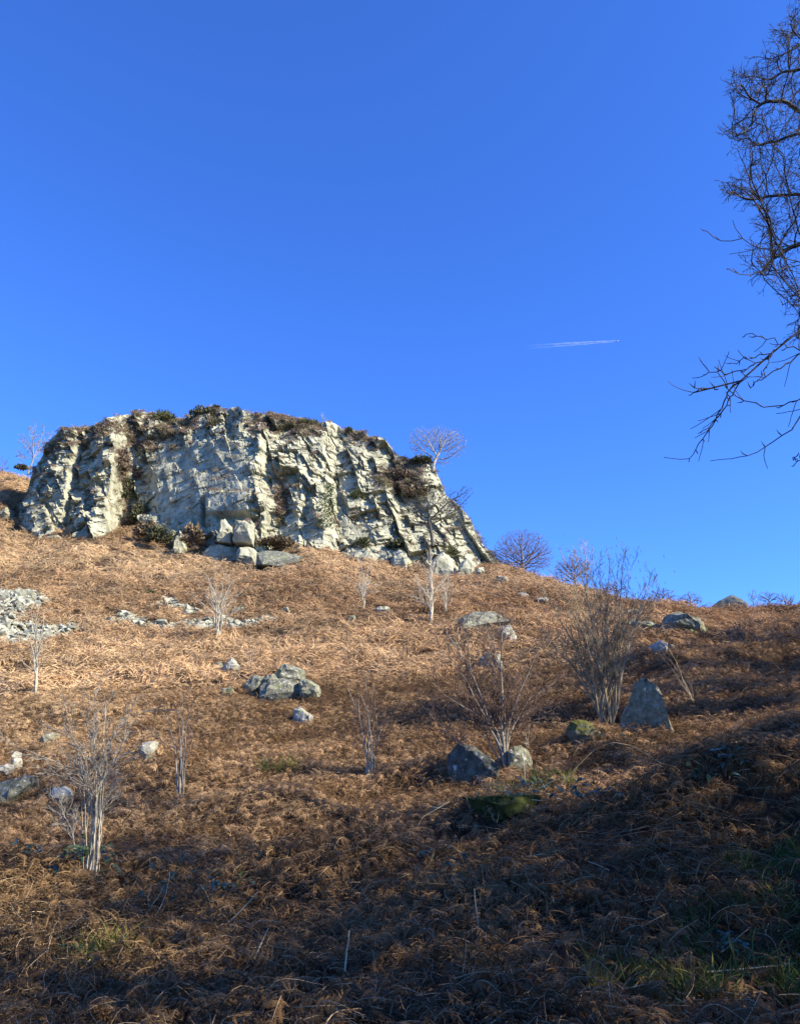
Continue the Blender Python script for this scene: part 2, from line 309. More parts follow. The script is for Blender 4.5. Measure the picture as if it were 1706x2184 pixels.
# ------------------------------------------------------------------ areas: pixel outlines turned into ground outlines
def poly_ground(pts): return np.array([gpix(a, b)[:2] for a, b in pts])
def inside(poly, x, y):
    r = np.zeros(x.shape, bool); n = len(poly); j = n - 1
    for i in range(n):
        xi, yi = poly[i]; xj, yj = poly[j]
        c = ((yi > y) != (yj > y)) & (x < (xj - xi) * (y - yi) / (yj - yi + 1e-12) + xi); r ^= c; j = i
    return r
SCREE = [poly_ground(p) for p in (
  [(-60,1258),(62,1262),(112,1284),(64,1306),(44,1332),(112,1340),(165,1332),(182,1339),(142,1358),(62,1372),(30,1378),(-60,1366)],
  [(222,1326),(262,1306),(320,1320),(400,1326),(480,1320),(580,1316),(590,1326),(520,1346),(440,1347),(330,1346),(282,1332)],
  [(306,1300),(345,1282),(378,1276),(390,1292),(442,1306),(400,1312)])]
NOBRACKEN = []                                            # (x, y, rx, ry) filled by rocks
# ------------------------------------------------------------------ rocks
def finish_rock(bm, seed, size, cuts=3, amp=0.035, strata=0.0):
    bmesh.ops.triangulate(bm, faces=bm.faces[:])
    for _ in range(cuts):
        es = [e for e in bm.edges if e.calc_length() > size * 0.07]
        if not es: break
        bmesh.ops.subdivide_edges(bm, edges=es, cuts=1); bmesh.ops.triangulate(bm, faces=[f for f in bm.faces if len(f.verts) > 3])
        if _ == 0 and cuts > 1 and amp > .016:                # chipped corners: knock the coarse corners about, later cuts stay flat
            rj = random.Random(seed + 900)
            for v in bm.verts: v.co += Vector((rj.gauss(0, 1), rj.gauss(0, 1), rj.gauss(0, 1))) * size * .022
    bm.normal_update()
    co = np.array([v.co[:] for v in bm.verts]); no = np.array([v.normal[:] for v in bm.verts]); f = 2.6 / size
    n1 = fbm(co[:, 0] * f, co[:, 1] * f, co[:, 2] * f, seed, 3); q = 6.5 / size
    n2 = np.abs(vnoise(co[:, 0] * q, co[:, 1] * q, co[:, 2] * q, seed + 5))
    d = size * amp * (n1 * .8 + 0.3 - .8 * n2)
    if strata: d = d + size * strata * (np.floor((co[:, 2] + co[:, 0] * .15) / (size * .13)) % 2 - .5)
    co += no * d[:, None]
    for v, c in zip(bm.verts, co): v.co = c
def hull(pts):
    bm = bmesh.new(); vs = [bm.verts.new(tuple(map(float, p))) for p in pts]
    r = bmesh.ops.convex_hull(bm, input=vs)
    bmesh.ops.delete(bm, geom=[g for g in set(r['geom_interior'] + r['geom_unused']) if isinstance(g, bmesh.types.BMVert)], context='VERTS')
    bmesh.ops.dissolve_limit(bm, angle_limit=math.radians(4), verts=bm.verts[:], edges=bm.edges[:])
    return bm
def to_obj(name, bm, m, loc, smooth=False):
    me = bpy.data.meshes.new(name); bm.to_mesh(me); bm.free(); me.materials.append(m)
    return link(name, me, loc=loc)
def rock(name, label, outline, thick, m, Y=None, yaw=0.0, bulge=0.35, lean=0.15, seed=1, group=None, amp=0.035, cat='rock', cuts=3, peak=None, strata=0.0, sink=0.25):
    """outline: front silhouette in photo pixels; thick: metres front to back; yaw > 0 turns the face towards the west"""
    o = np.array(outline, float); bx, by = o[:, 0].mean(), o[:, 1].max()
    base = gpix(bx, by)
    if Y is None: Y = base[1]
    c = at(bx, by, Y); rg = random.Random(seed)
    P = at(o[:, 0], o[:, 1], Y)
    hgt = P[:, 2].max() - P[:, 2].min(); wid = P[:, 0].max() - P[:, 0].min(); size = max(hgt, wid)
    up = (P[:, 2] - P[:, 2].min())
    P[:, 1] += -yaw * (P[:, 0] - c[0]) + lean * up
    ctr = P.mean(0)
    front = ctr + (P - ctr) * 0.62; front[:, 1] -= bulge * thick * (0.6 + 0.4 * np.array([rg.random() for _ in P]))
    back = ctr + (P - ctr) * 0.80; back[:, 1] += thick
    if peak: front = np.vstack([front] + [at(a, b, Y - d)[None] for a, b, d in peak])
    low = P[P[:, 2] < P[:, 2].min() + hgt * .35].copy(); low[:, 2] -= sink * hgt + 0.1; lowb = low.copy(); lowb[:, 1] += thick * .8
    A = np.vstack([P, front, back, low, lowb]) - c
    bm = hull(A); finish_rock(bm, seed, size, cuts, amp, strata)
    ob = to_obj(name, bm, m, c); tag(ob, label, cat, group)
    NOBRACKEN.append((c[0], c[1] + thick * .3, wid * .46 + (.25 if Y > 30 else 0), thick * .62 + (.75 if Y > 31 else .22))); return ob
def block(rg, sx, sy, sz, jit=.22):
    return hull([((x + rg.uniform(-jit, jit)) * sx, (y + rg.uniform(-jit, jit)) * sy, (z + rg.uniform(-jit, jit)) * sz)
                 for x in (-.5, .5) for y in (-.5, .5) for z in (-.5, .5) for _ in (0, 1)])

rock('standing_stone', 'upright wedge of grey stone with a lit edge, beside the many-stemmed hazel', [(1328,1562),(1333,1530),(1353,1466),(1362,1448),(1378,1446),(1390,1456),(1404,1482),(1418,1522),(1421,1562)], .42, M['shaderock'], yaw=.62, bulge=.05, lean=.06, seed=3, amp=.022, cat='stone')
rock('lichen_boulder', 'shade-darkened boulder spotted with white lichen at the foot of the spreading birch', [(957,1640),(958,1610),(976,1586),(1000,1586),(1030,1605),(1046,1622),(1058,1637),(1052,1655),(1026,1668),(975,1676),(962,1660)], .7, M['shadelichenrock'], yaw=.75, bulge=.12, seed=5, cat='boulder')  # its shade is put into the rock colour
rock('pale_boulder', 'pale angular boulder touching the trunk of the spreading birch', [(1084,1642),(1083,1603),(1096,1594),(1112,1589),(1128,1603),(1135,1625),(1134,1642)], .5, M['rock'], yaw=-.2, bulge=.2, seed=8, cat='boulder')
rock('mossy_boulder', 'low round boulder capped with yellow-green moss below the hazel', [(1212,1560),(1220,1539),(1240,1532),(1264,1541),(1275,1560),(1274,1580),(1230,1582)], .55, M['mossrock'], yaw=.1, bulge=.4, lean=.35, seed=11, cat='boulder')
rock('flat_boulder', 'long flat-topped grey boulder with a shaded undercut, behind the spreading birch', [(977,1342),(981,1320),(996,1306),(1028,1303),(1066,1313),(1084,1328),(1072,1338),(1040,1343)], 2.6, M['rock'], yaw=.55, bulge=.12, lean=.0, seed=14, cat='boulder', peak=[(985,1338,1.2)])
rock('sloping_boulder', 'pale sloping slab leaning at the end of the long flat-topped boulder', [(1062,1346),(1074,1334),(1090,1333),(1103,1358),(1090,1363),(1072,1356)], 1.0, M['palerock'], yaw=-.3, seed=15, cat='boulder')
rock('pyramid_boulder', 'broad peaked boulder, largest in the cluster below the open skyline', [(1416,1334),(1428,1310),(1449,1303),(1476,1314),(1494,1326),(1504,1337),(1494,1350),(1461,1345),(1430,1340)], 1.8, M['rock'], yaw=.05, bulge=.5, seed=17, cat='boulder')
rock('slab_boulder', 'long low pale slab lying beside the broad peaked boulder', [(1329,1324),(1346,1318),(1391,1325),(1436,1339),(1428,1348),(1380,1339),(1345,1331)], 1.4, M['rock'], yaw=-.1, lean=.8, seed=19, cat='boulder')
rock('grey_boulder', 'shaded grey boulder behind the long low pale slab', [(1327,1313),(1333,1303),(1352,1299),(1373,1307),(1374,1315),(1345,1317)], 1.4, M['shaderock'], yaw=.3, seed=21, cat='boulder')
rock('ledge_rock', 'thin broken ledge of rock above the broad peaked boulder', [(1393,1300),(1400,1296),(1420,1299),(1424,1305),(1402,1305)], 1.0, M['rock'], lean=.6, seed=22)
rock('mossy_rock', 'small mossy rock at the foot of the broad peaked boulder', [(1446,1352),(1454,1342),(1470,1341),(1490,1348),(1493,1358),(1460,1358)], .8, M['mossrock'], seed=23)
rock('white_topped_rock', 'white-topped angular rock alone on the slope above the standing stone', [(1387,1385),(1397,1371),(1408,1365),(1424,1372),(1421,1388),(1405,1393)], .8, M['palerock'], yaw=.15, seed=25)
rock('tilted_rock', 'small tilted grey rock next to the white-topped one', [(1421,1386),(1426,1374),(1446,1374),(1448,1384),(1432,1389)], .7, M['rock'], yaw=-.3, seed=26)
rock('skyline_boulder', 'wedge-shaped boulder standing alone on the open skyline', [(1523,1290),(1535,1280),(1546,1276),(1559,1268),(1576,1279),(1586,1291)], 2.2, M['shaderock'], yaw=.5, bulge=.15, seed=28, cat='boulder', amp=.015)
rock('outcrop_boulder', 'big front block of the boulder pile on the mid slope', [(551,1462),(573,1447),(600,1449),(636,1452),(642,1476),(610,1487),(580,1492),(550,1494)], 1.7, M['rock'], yaw=.12, bulge=.18, lean=.35, seed=31, group='boulder pile', cat='boulder')
rock('outcrop_boulder', 'tilted slab on the shaded flank of the boulder pile', [(512,1460),(537,1438),(562,1443),(556,1458),(530,1478)], 1.2, M['rock'], yaw=.45, bulge=.1, lean=.5, seed=33, group='boulder pile', cat='boulder')
rock('outcrop_boulder', 'topmost rounded block of the boulder pile', [(584,1452),(590,1430),(608,1413),(624,1421),(647,1431),(646,1454)], 1.2, M['rock'], Y=29.6, yaw=0, bulge=.2, seed=35, group='boulder pile', cat='boulder')
rock('outcrop_boulder', 'sunlit block at the low sunny end of the boulder pile', [(637,1470),(640,1451),(657,1448),(681,1461),(684,1480),(668,1489),(645,1484)], 1.2, M['rock'], yaw=-.05, bulge=.25, seed=37, group='boulder pile', cat='boulder')
rock('outcrop_boulder', 'small block wedged under the tilted slab of the boulder pile', [(556,1452),(566,1441),(586,1437),(590,1449),(574,1455)], .9, M['rock'], Y=28.9, yaw=.3, seed=38, group='boulder pile', cat='boulder')
rock('lichen_rock', 'lichen-splashed pointed rock just below the boulder pile', [(625,1532),(627,1511),(636,1507),(655,1517),(669,1529),(660,1545),(634,1543)], .8, M['palerock'], yaw=.25, bulge=.2, seed=41)
rock('white_rock', 'jagged white rock uphill of the boulder pile', [(474,1424),(484,1412),(494,1401),(502,1409),(511,1421),(500,1434),(484,1431)], .7, M['palerock'], yaw=0, seed=43, amp=.06)
rock('white_rock', 'small pale block beside the jagged white rock', [(457,1424),(459,1413),(470,1410),(474,1420),(468,1427)], .5, M['rock'], seed=44)
rock('white_rock', 'tiny pale stone downhill of the tilted slab in the bracken', [(471,1478),(476,1470),(490,1463),(498,1470),(496,1482),(480,1484)], .5, M['rock'], seed=45)
rock('fallen_slab', 'long fallen slab with a pale top at the foot of the cliff', [(545,1194),(547,1177),(570,1173),(604,1177),(646,1189),(628,1202),(585,1204)], 3.2, M['rock'], yaw=.10, bulge=.0, lean=.0, seed=47, cat='slab', amp=.015, peak=[(560,1203,.8)])
rock('lichen_slab', 'big lichened slab half buried at the edge of the bracken near the tall pale birch clump', [(-60,1715),(-50,1680),(0,1672),(24,1659),(50,1655),(55,1672),(34,1693),(0,1712)], .8, M['rock'], yaw=.25, lean=.5, bulge=.1, seed=49, cat='slab')
rock('scattered_rock', 'white upright stone above the big lichened slab', [(24,1640),(27,1606),(33,1602),(37,1622),(36,1642)], .3, M['palerock'], seed=51)
rock('scattered_rock', 'whitish rubble stone at the picture edge above the lichened slab', [(-8,1645),(-4,1632),(14,1630),(26,1638),(20,1650)], .4, M['palerock'], seed=52)
rock('scattered_rock', 'white pointed rock between the two birch clumps', [(298,1598),(302,1586),(328,1579),(330,1598),(318,1614),(308,1617)], .5, M['palerock'], yaw=-.1, seed=53)
rock('scattered_rock', 'pale rock partly hidden behind the birch clump stems', [(108,1698),(112,1682),(130,1678),(148,1690),(144,1708),(120,1710)], .5, M['palerock'], seed=54)
rock('scattered_rock', 'small dark rock in the bracken above the birch clump', [(86,1640 - 60),(92,1565),(112,1562),(116,1576),(100,1588)], .5, M['shaderock'], seed=55)
rock('scattered_rock', 'dark slab at the top of the scree', [(26,1270),(34,1262),(50,1257),(58,1268),(40,1272)], .9, M['shaderock'], yaw=.3, seed=57)
rock('scattered_rock', 'flat tan rock beside the small birch sapling on the mid slope', [(794,1301),(804,1293),(826,1293),(836,1299),(818,1304)], .9, M['palerock'], lean=.7, seed=59)
rock('scattered_rock', 'split grey rock downhill of the small birch sapling', [(737,1322),(744,1313),(756,1311),(760,1320),(748,1325)], .6, M['rock'], yaw=.3, seed=60)
rock('scattered_rock', 'small dark wedge of rock alone in the bracken above the stone strip', [(600,1306),(604,1295),(614,1293),(619,1304)], .6, M['shaderock'], yaw=.3, seed=61)
rock('scattered_rock', 'flat grey stone near the branching birch on the stone strip', [(486,1304),(500,1295),(520,1292),(520,1301),(502,1307)], .8, M['rock'], lean=.6, seed=62)
rock('scattered_rock', 'angular grey rock on the ridge beside the dome-shaped tree', [(1056,1236),(1062,1228),(1080,1228),(1088,1246),(1074,1247)], 1.2, M['rock'], yaw=.3, seed=64)
rock('scattered_rock', 'low pale rock on the slope below the dome-shaped tree', [(1098,1270),(1108,1262),(1124,1264),(1130,1272),(1112,1275)], 1.0, M['palerock'], lean=.5, seed=65)
rock('scattered_rock', 'pale stone showing through the hazel stems', [(1140,1279),(1150,1272),(1170,1276),(1168,1285)], 1.0, M['palerock'], lean=.5, seed=66)
rock('scattered_rock', 'dark rock with a white edge behind the spreading birch stems', [(1020,1428),(1024,1402),(1040,1390),(1066,1398),(1074,1420),(1050,1432)], .9, M['shaderock'], yaw=.4, seed=67)
rock('scattered_rock', 'grey stone behind the spreading birch twigs on the sunny side', [(948,1380),(956,1370),(986,1370),(992,1380),(970,1386)], .9, M['rock'], seed=68)
for i, (lb, o, th) in enumerate([
  ('overhanging pale block under the shadowed end of the cliff', [(6,1160),(8,1151),(24,1143),(41,1150),(38,1158),(24,1163)], 1.6),
  ('blocky pale stone at the near foot of the first buttress', [(69,1138),(70,1126),(78,1122),(87,1126),(84,1140)], 1.4),
  ('low white rock in the bracken under the first buttress', [(62,1164),(66,1156),(80,1154),(82,1163)], 1.2),
  ('flat white stones in front of the second buttress', [(99,1150),(104,1143),(124,1140),(126,1147),(112,1151)], 1.2),
  ('layered pale block at the toe of the second buttress', [(150,1150),(160,1138),(182,1133),(204,1142),(190,1150)], 2.0),
  ('dark boulder in the shade beside the cliff end', [(-6,1100),(4,1084),(18,1080),(22,1096),(10,1104)], 2.0),
  ('white block at the toe of the cliff slope facing the dome-shaped tree', [(1013,1222),(1018,1210),(1030,1208),(1034,1220),(1024,1225)], 1.0),
  ('lit boulder low on the sunny end of the cliff', [(975,1220),(985,1195),(1000,1188),(1014,1205),(1010,1222)], 1.8),
  ('rounded buttress stone under the dark gnarled tree', [(915,1230),(922,1190),(945,1172),(968,1190),(974,1232)], 2.4),
  ('squat pillar of rock at the cliff foot next to the bushy ledge', [(832,1206),(836,1175),(852,1168),(868,1178),(868,1208)], 2.0),
  ('low pale ledge at the cliff foot beside the squat pillar', [(742,1190),(750,1176),(790,1172),(806,1182),(804,1200),(770,1198)], 2.0),
  ('white cube-like block fallen under the overhang', [(497,1142),(502,1116),(520,1106),(538,1120),(537,1146)], 2.2),
  ('pale leaning flake beside the fallen white block', [(466,1142),(470,1108),(478,1103),(494,1124),(494,1146)], 1.6),
  ('striped pale fin of rock among bushes at the cliff foot', [(366,1180),(368,1150),(380,1128),(392,1140),(398,1165),(390,1184)], 1.6),
  ('stacked pale blocks at the lowest toe of the cliff', [(430,1194),(436,1166),(470,1158),(500,1166),(506,1194)], 2.6),
  ('squarish block closing the lowest toe of the cliff', [(504,1194),(508,1168),(530,1162),(546,1174),(546,1196)], 2.0)]):
    oo = np.array(o, float); yy_ = np.interp(oo[:, 0].mean(), rel_x, rel_0) - (.9 if i not in (2, 3, 5, 6) else 2.2)
    if oo[:, 0].mean() < 30: yy_ = 83 if i == 0 else 86
    rock('cliff_foot_rock', lb, o, th, M['crag'] if i not in (5,) else M['shaderock'], Y=yy_, yaw=[.25, -.2, 0, 0, -.3, .3, 0, -.3, -.1, .1, 0, .25, -.25, -.2, .05, -.2][i], lean=.3, seed=100 + i, amp=.05, strata=.012 if i in (4, 13, 14) else 0)

# scree: flat shards; the large ones are things, the fine bed is stuff
rg = random.Random(5)
protos = []
for k in range(9):
    bm = block(rg, rg.uniform(.34, .6), rg.uniform(.28, .45), rg.uniform(.10, .24), .28); finish_rock(bm, 700 + k, .4, 1, .04)
    me = bpy.data.meshes.new('scree_stone'); bm.to_mesh(me); bm.free(); me.materials.append(M['scree']); protos.append(me)
bedV, bedF, off, big = [], [], 0, []
for si, (poly, n) in enumerate(zip(SCREE, (2600, 1300, 360))):
    lo, hi = poly.min(0), poly.max(0); k = 0
    while k < n:
        x, y = rg.uniform(lo[0], hi[0]), rg.uniform(lo[1], hi[1])
        if not inside(poly, np.array([x]), np.array([y]))[0]: continue
        if si and fbm(x / 2.2, y / 1.5, 0, 77, 2) < -.22: k += .3; continue
        k += 1; big.append((x, y, rg.choice((.25, .3, .35, .4, .45, .5, .6, 1.0 if rg.random() < .3 else .4))))
xs = np.array([(b[0], b[1]) for b in big]); zs = ground(xs[:, 0], xs[:, 1])
big = [(b[0], b[1], float(z), b[2]) for b, z in zip(big, zs)]
order = sorted(range(len(big)), key=lambda i: -big[i][3] / big[i][1])
for j, i in enumerate(order):
    x, y, z, s = big[i]; me = protos[rg.randrange(len(protos))]
    e = Euler((rg.gauss(.3, .5), rg.gauss(0, .45), rg.uniform(0, 6.28)))
    if j < 300:
        o = link('scree_stone', me, loc=(x, y, z + .05 * s + .04)); o.rotation_euler = e; o.scale = (s, s, s)
        nm = 'broken grey stone lying in the spread of scree, one among hundreds of loose shards'
        tag(o, nm, 'stone', 'loose stones of the scree')
    else:
        R = np.array(e.to_matrix()); v = np.empty(len(me.vertices) * 3, np.float32); me.vertices.foreach_get('co', v)
        bedV.append(v.reshape(-1, 3) * s @ R.T + [x, y, z + .03 * s]); f = np.empty(len(me.loops), np.int32); me.loops.foreach_get('vertex_index', f)
        bedF.append(f.reshape(-1, 3) + off); off += len(me.vertices)
bed = link('scree_rubble', mesh('scree_rubble', np.vstack(bedV), np.vstack(bedF), M['scree'])); tag(bed, kind='stuff')
# ------------------------------------------------------------------ instanced ground cover (stuff)
LIB = {}
def lib(key, meshes):
    c = bpy.data.collections.new(key)
    for i, me in enumerate(meshes): c.objects.link(bpy.data.objects.new("%s_%02d" % (key, i), me))
    LIB[key] = c; return c
def scatter(name, key, P, E, SC, IDX, TINT):
    me = bpy.data.meshes.new(name); me.vertices.add(len(P)); me.vertices.foreach_set('co', np.asarray(P, np.float32).ravel())
    for nm, ty, dat, fld in (('rot', 'FLOAT_VECTOR', E, 'vector'), ('tint', 'FLOAT_COLOR', np.hstack([TINT, np.ones((len(P), 1))]), 'color'), ('size', 'FLOAT', SC, 'value'), ('pick', 'INT', IDX, 'value')):
        a = me.attributes.new(nm, ty, 'POINT'); a.data.foreach_set(fld, np.asarray(dat, np.int32 if ty == 'INT' else np.float32).ravel())
    o = link(name, me); md = o.modifiers.new('scatter', 'NODES'); ng = bpy.data.node_groups.new(name, 'GeometryNodeTree'); md.node_group = ng
    ng.interface.new_socket('Geometry', in_out='INPUT', socket_type='NodeSocketGeometry'); ng.interface.new_socket('Geometry', in_out='OUTPUT', socket_type='NodeSocketGeometry')
    gi, go, ip, ci = [ng.nodes.new(t) for t in ('NodeGroupInput', 'NodeGroupOutput', 'GeometryNodeInstanceOnPoints', 'GeometryNodeCollectionInfo')]
    ci.inputs[0].default_value = LIB[key]; ci.inputs[1].default_value = True; ci.inputs[2].default_value = True
    ip.inputs['Pick Instance'].default_value = True
    def attr(nm, ty):
        n = ng.nodes.new('GeometryNodeInputNamedAttribute'); n.data_type = ty; n.inputs[0].default_value = nm
        return [s for s in n.outputs if s.enabled][0]
    L = ng.links.new
    L(gi.outputs[0], ip.inputs['Points']); L(ci.outputs[0], ip.inputs['Instance']); L(attr('pick', 'INT'), ip.inputs['Instance Index'])
    L(attr('rot', 'FLOAT_VECTOR'), ip.inputs['Rotation']); L(attr('size', 'FLOAT'), ip.inputs['Scale']); L(ip.outputs[0], go.inputs[0])
    return tag(o, kind='stuff')
class Strips:
    """ribbons gathered into one mesh"""
    def __init__(s): s.V, s.F, s.M, s.n = [], [], [], 0
    def ribbon(s, pts, widths, side, m=0):
        pts = np.asarray(pts, float); side = np.asarray(side, float)
        if side.ndim == 1: side = np.repeat(side[None], len(pts), 0)
        w_ = np.asarray(widths, float)[:, None]; k = len(pts)
        s.V += [pts - side * w_ / 2, pts + side * w_ / 2]
        for i in range(k - 1): s.F.append((s.n + i, s.n + i + 1, s.n + k + i + 1, s.n + k + i)); s.M.append(m)
        s.n += 2 * k
    def tri(s, a, b, c, m=0):
        s.V.append(np.array([a, b, c])); s.F.append((s.n, s.n + 1, s.n + 2)); s.M.append(m); s.n += 3
    def mesh(s, name, mats): return mesh(name, np.vstack(s.V), s.F, mats, s.M)
def unit(v): v = np.asarray(v, float); return v / (np.linalg.norm(v) + 1e-9)
def frond(rg, L=.8, pairs=12, fine=True):
    s = Strips(); t = np.linspace(0, 1, 9); arch = rg.uniform(.05, .28) * L; droop = rg.uniform(.0, .25) * L; wig = rg.uniform(-.15, .15) * L
    def rp(q): return np.array([L * q * (1 - .08 * q), wig * q * q, arch * math.sin(math.pi * min(q * 1.05, 1)) - droop * q ** 3])
    R = np.array([rp(q) for q in t]); wd = .012 * (1 - .75 * t) + .002
    s.ribbon(R, wd, (0, 1, 0), 1); s.ribbon(R + [0, 0, .001], wd, (0, 0, 1), 1)
    for i in range(pairs):
        q = .16 + .82 * i / (pairs - 1) + rg.uniform(-.02, .02); p = rp(q); T = unit(rp(min(q + .03, 1.02)) - p)
        pl = L * .40 * (1 - q) ** .75 * min(1, (q - .05) * 4) * rg.uniform(.7, 1.1) + .03
        for sg in (-1, 1):
            if rg.random() < .08: continue
            a = math.radians(rg.uniform(48, 80)); curl = rg.uniform(.4, 2.4); twist = rg.uniform(-.6, .6); nseg = 5; pts = [p]; d = unit(T * math.cos(a) + np.array([0, sg, rg.uniform(-.3, .25)]) * math.sin(a))
            for j in range(nseg):
                d = unit(d + np.array([rg.uniform(-.12, .12), rg.uniform(-.12, .12), -curl / nseg * .55])); pts.append(pts[-1] + d * pl / nseg)
            pts = np.array(pts); sd = unit(np.cross(d, [rg.uniform(-.4, .4), rg.uniform(-.4, .4), 1])); w0 = rg.uniform(.7, 1.2)
            if not fine:
                s.ribbon(pts, np.array([.014, .028, .026, .02, .012, .003]) * L * w0 / .8, sd)
            else:
                s.ribbon(pts, np.linspace(.006, .0015, 6), sd, 0)
                for j in range(1, 11):
                    f = j / 11; k = min(int(f * nseg), nseg - 1); b = pts[k] + (pts[k + 1] - pts[k]) * (f * nseg - k); dd = unit(pts[k + 1] - pts[k]); ln = .17 * pl * (1 - f) ** .6 + .006
                    for s2 in (-1, 1):
                        tip = b + (sd * s2 * .9 + dd * .45 + np.array([0, 0, rg.uniform(-.8, .25)])) * ln
                        s.tri(b - dd * .010, b + dd * .010, tip)
    return s.mesh('frond', [M['bracken'], M['stalk']])
def stalk(rg, L=.7, w=.010):
    s = Strips(); n = 6; p = np.zeros(3); d = unit([1, rg.uniform(-.2, .2), rg.uniform(-.05, .45)]); P = [p]
    for i in range(n - 1): d = unit(d + np.array([0, rg.uniform(-.14, .14), rg.uniform(-.18, .1)])); P.append(P[-1] + d * L / n)
    w_ = np.linspace(w, w * .4, n); s.ribbon(P, w_, (0, 1, 0), 1); s.ribbon(P, w_, (0, .1, 1), 1); return s.mesh('stalk', [M['bracken'], M['stalk']])
def tuft(rg, n=34, R=.42, ln=(.14, .42), wd=(.012, .034), mats=None, curl=1.6, flat=.5, stalks=.08, up=0.0):
    s = Strips()
    for i in range(n):
        r = R * math.sqrt(rg.random()); a = rg.uniform(0, 6.283); p = np.array([r * math.cos(a), r * math.sin(a), rg.uniform(-.04, .16) * (1 - (r / R) ** 2 * .5)])
        h = rg.uniform(0, 6.283); d = unit([math.cos(h), math.sin(h), rg.uniform(-.3, .9) * (1 - flat) + up + .25]); l = rg.uniform(*ln); P = [p]; k = 4; c = rg.uniform(.3, curl)
        for j in range(k): d = unit(d + np.array([rg.uniform(-.25, .25), rg.uniform(-.25, .25), -c / k])); P.append(P[-1] + d * l / k)
        st = rg.random() < stalks
        s.ribbon(P, np.array([.6, 1, .9, .6, .1]) * (rg.uniform(*wd) if not st else .011), unit(np.cross(d, [rg.uniform(-1, 1), rg.uniform(-1, 1), 1])), 1 if st else 0)
    return s.mesh('tuft', mats or [M['bracken'], M['stalk']])
rg = random.Random(21)
lib('near_frond', [frond(rg, rg.uniform(.55, .95), rg.randint(10, 14), True) for _ in range(8)] + [stalk(rg, rg.uniform(.4, .9), rg.uniform(.006, .011)) for _ in range(3)])
lib('mid_frond', [frond(rg, rg.uniform(.5, .9), 11, False) for _ in range(6)] + [stalk(rg, 1.0, .012) for _ in range(2)])
lib('far_tuft', [tuft(rg, 40, .5, (.2, .55), (.022, .06)) for _ in range(5)] + [tuft(rg, 26, .6, (.4, 1.0), (.016, .035), curl=1.1, stalks=.5) for _ in range(2)])
def slope_frames(x, y):
    e = .35; gx = (ground(x + e, y) - ground(x - e, y)) / (2 * e); gy = (ground(x, y + e) - ground(x, y - e)) / (2 * e)
    n = np.stack([-gx, -gy, np.ones_like(gx)], -1); return n / np.linalg.norm(n, axis=-1, keepdims=True)
def eulers(n, az, jit, rng):
    """z axis near the slope normal n, x axis heading az"""
    n = n + rng.normal(0, jit, n.shape); n /= np.linalg.norm(n, axis=1, keepdims=True)
    h = np.stack([np.cos(az), np.sin(az), 0 * az], -1); xa = h - n * (h * n).sum(1, keepdims=True); xa /= np.linalg.norm(xa, axis=1, keepdims=True) + 1e-9
    ya = np.cross(n, xa)
    ry = np.arcsin(np.clip(-xa[:, 2], -1, 1)); rx = np.arctan2(ya[:, 2], n[:, 2]); rz = np.arctan2(xa[:, 1], xa[:, 0])
    return np.stack([rx, ry, rz], -1)
rng = np.random.default_rng(3)
GREEN = []                                                    # grassy spots where bracken thins out: (x, y, rx, ry)
for a, b, rx_, ry_ in ((1690, 1865, 1.0, .8), (1660, 2010, .9, .7), (1580, 2120, .7, .6), (1380, 2130, .5, .5), (1120, 1700, 1.0, .55), (600, 1650, .5, .4), (210, 2070, .3, .25), (560, 1530, .5, .5)):
    g = gpix(a, b); GREEN.append((g[0], g[1], rx_, ry_))
def keep_mask(x, y, near):
    k = np.ones(len(x), bool)
    for p in SCREE: k &= ~inside(p, x, y)
    for cx, cy, rx_, ry_ in NOBRACKEN: k &= ((x - cx) / rx_) ** 2 + ((y - cy) / ry_) ** 2 > 1
    for cx, cy, rx_, ry_ in GREEN: k &= (((x - cx) / rx_) ** 2 + ((y - cy) / ry_) ** 2 > 1) | (rng.random(len(x)) < .35)
    foot = np.interp(x, at(np.array(rel_x), np.interp(rel_x, bas_x, bas_y), np.array(rel_0))[:, 0], rel_0)
    on = (x > -39) & (x < 9.5); k &= ~(on & (y > foot + .8) & (y < foot + 26))
    return k
def tints(x, y, base, rng):
    n = fbm(x / 4.5, y / 3.2, 0, 41, 3); n2 = fbm(x / 14, y / 9, 2, 43, 2); q = rng.normal(0, 1, len(x))
    v = np.clip(1 + .45 * n + .22 * q, .35, 1.9); wv = np.clip(.5 + 1.3 * n2 + .25 * q, 0, 1)[:, None]
    c = np.array(base[0]) * (1 - wv) + np.array(base[1]) * wv
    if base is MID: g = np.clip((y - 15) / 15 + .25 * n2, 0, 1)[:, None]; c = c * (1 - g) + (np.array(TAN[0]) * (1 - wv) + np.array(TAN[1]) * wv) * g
    side = np.clip((x / (y + 10)) * 1.4 + .45, 0, 1)[:, None]    # bracken turns darker and browner towards +X
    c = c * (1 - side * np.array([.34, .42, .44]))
    gr = (rng.random(len(x)) < .07)[:, None]
    return np.where(gr, c * np.array([.55, .55, .6]), c) * v[:, None]
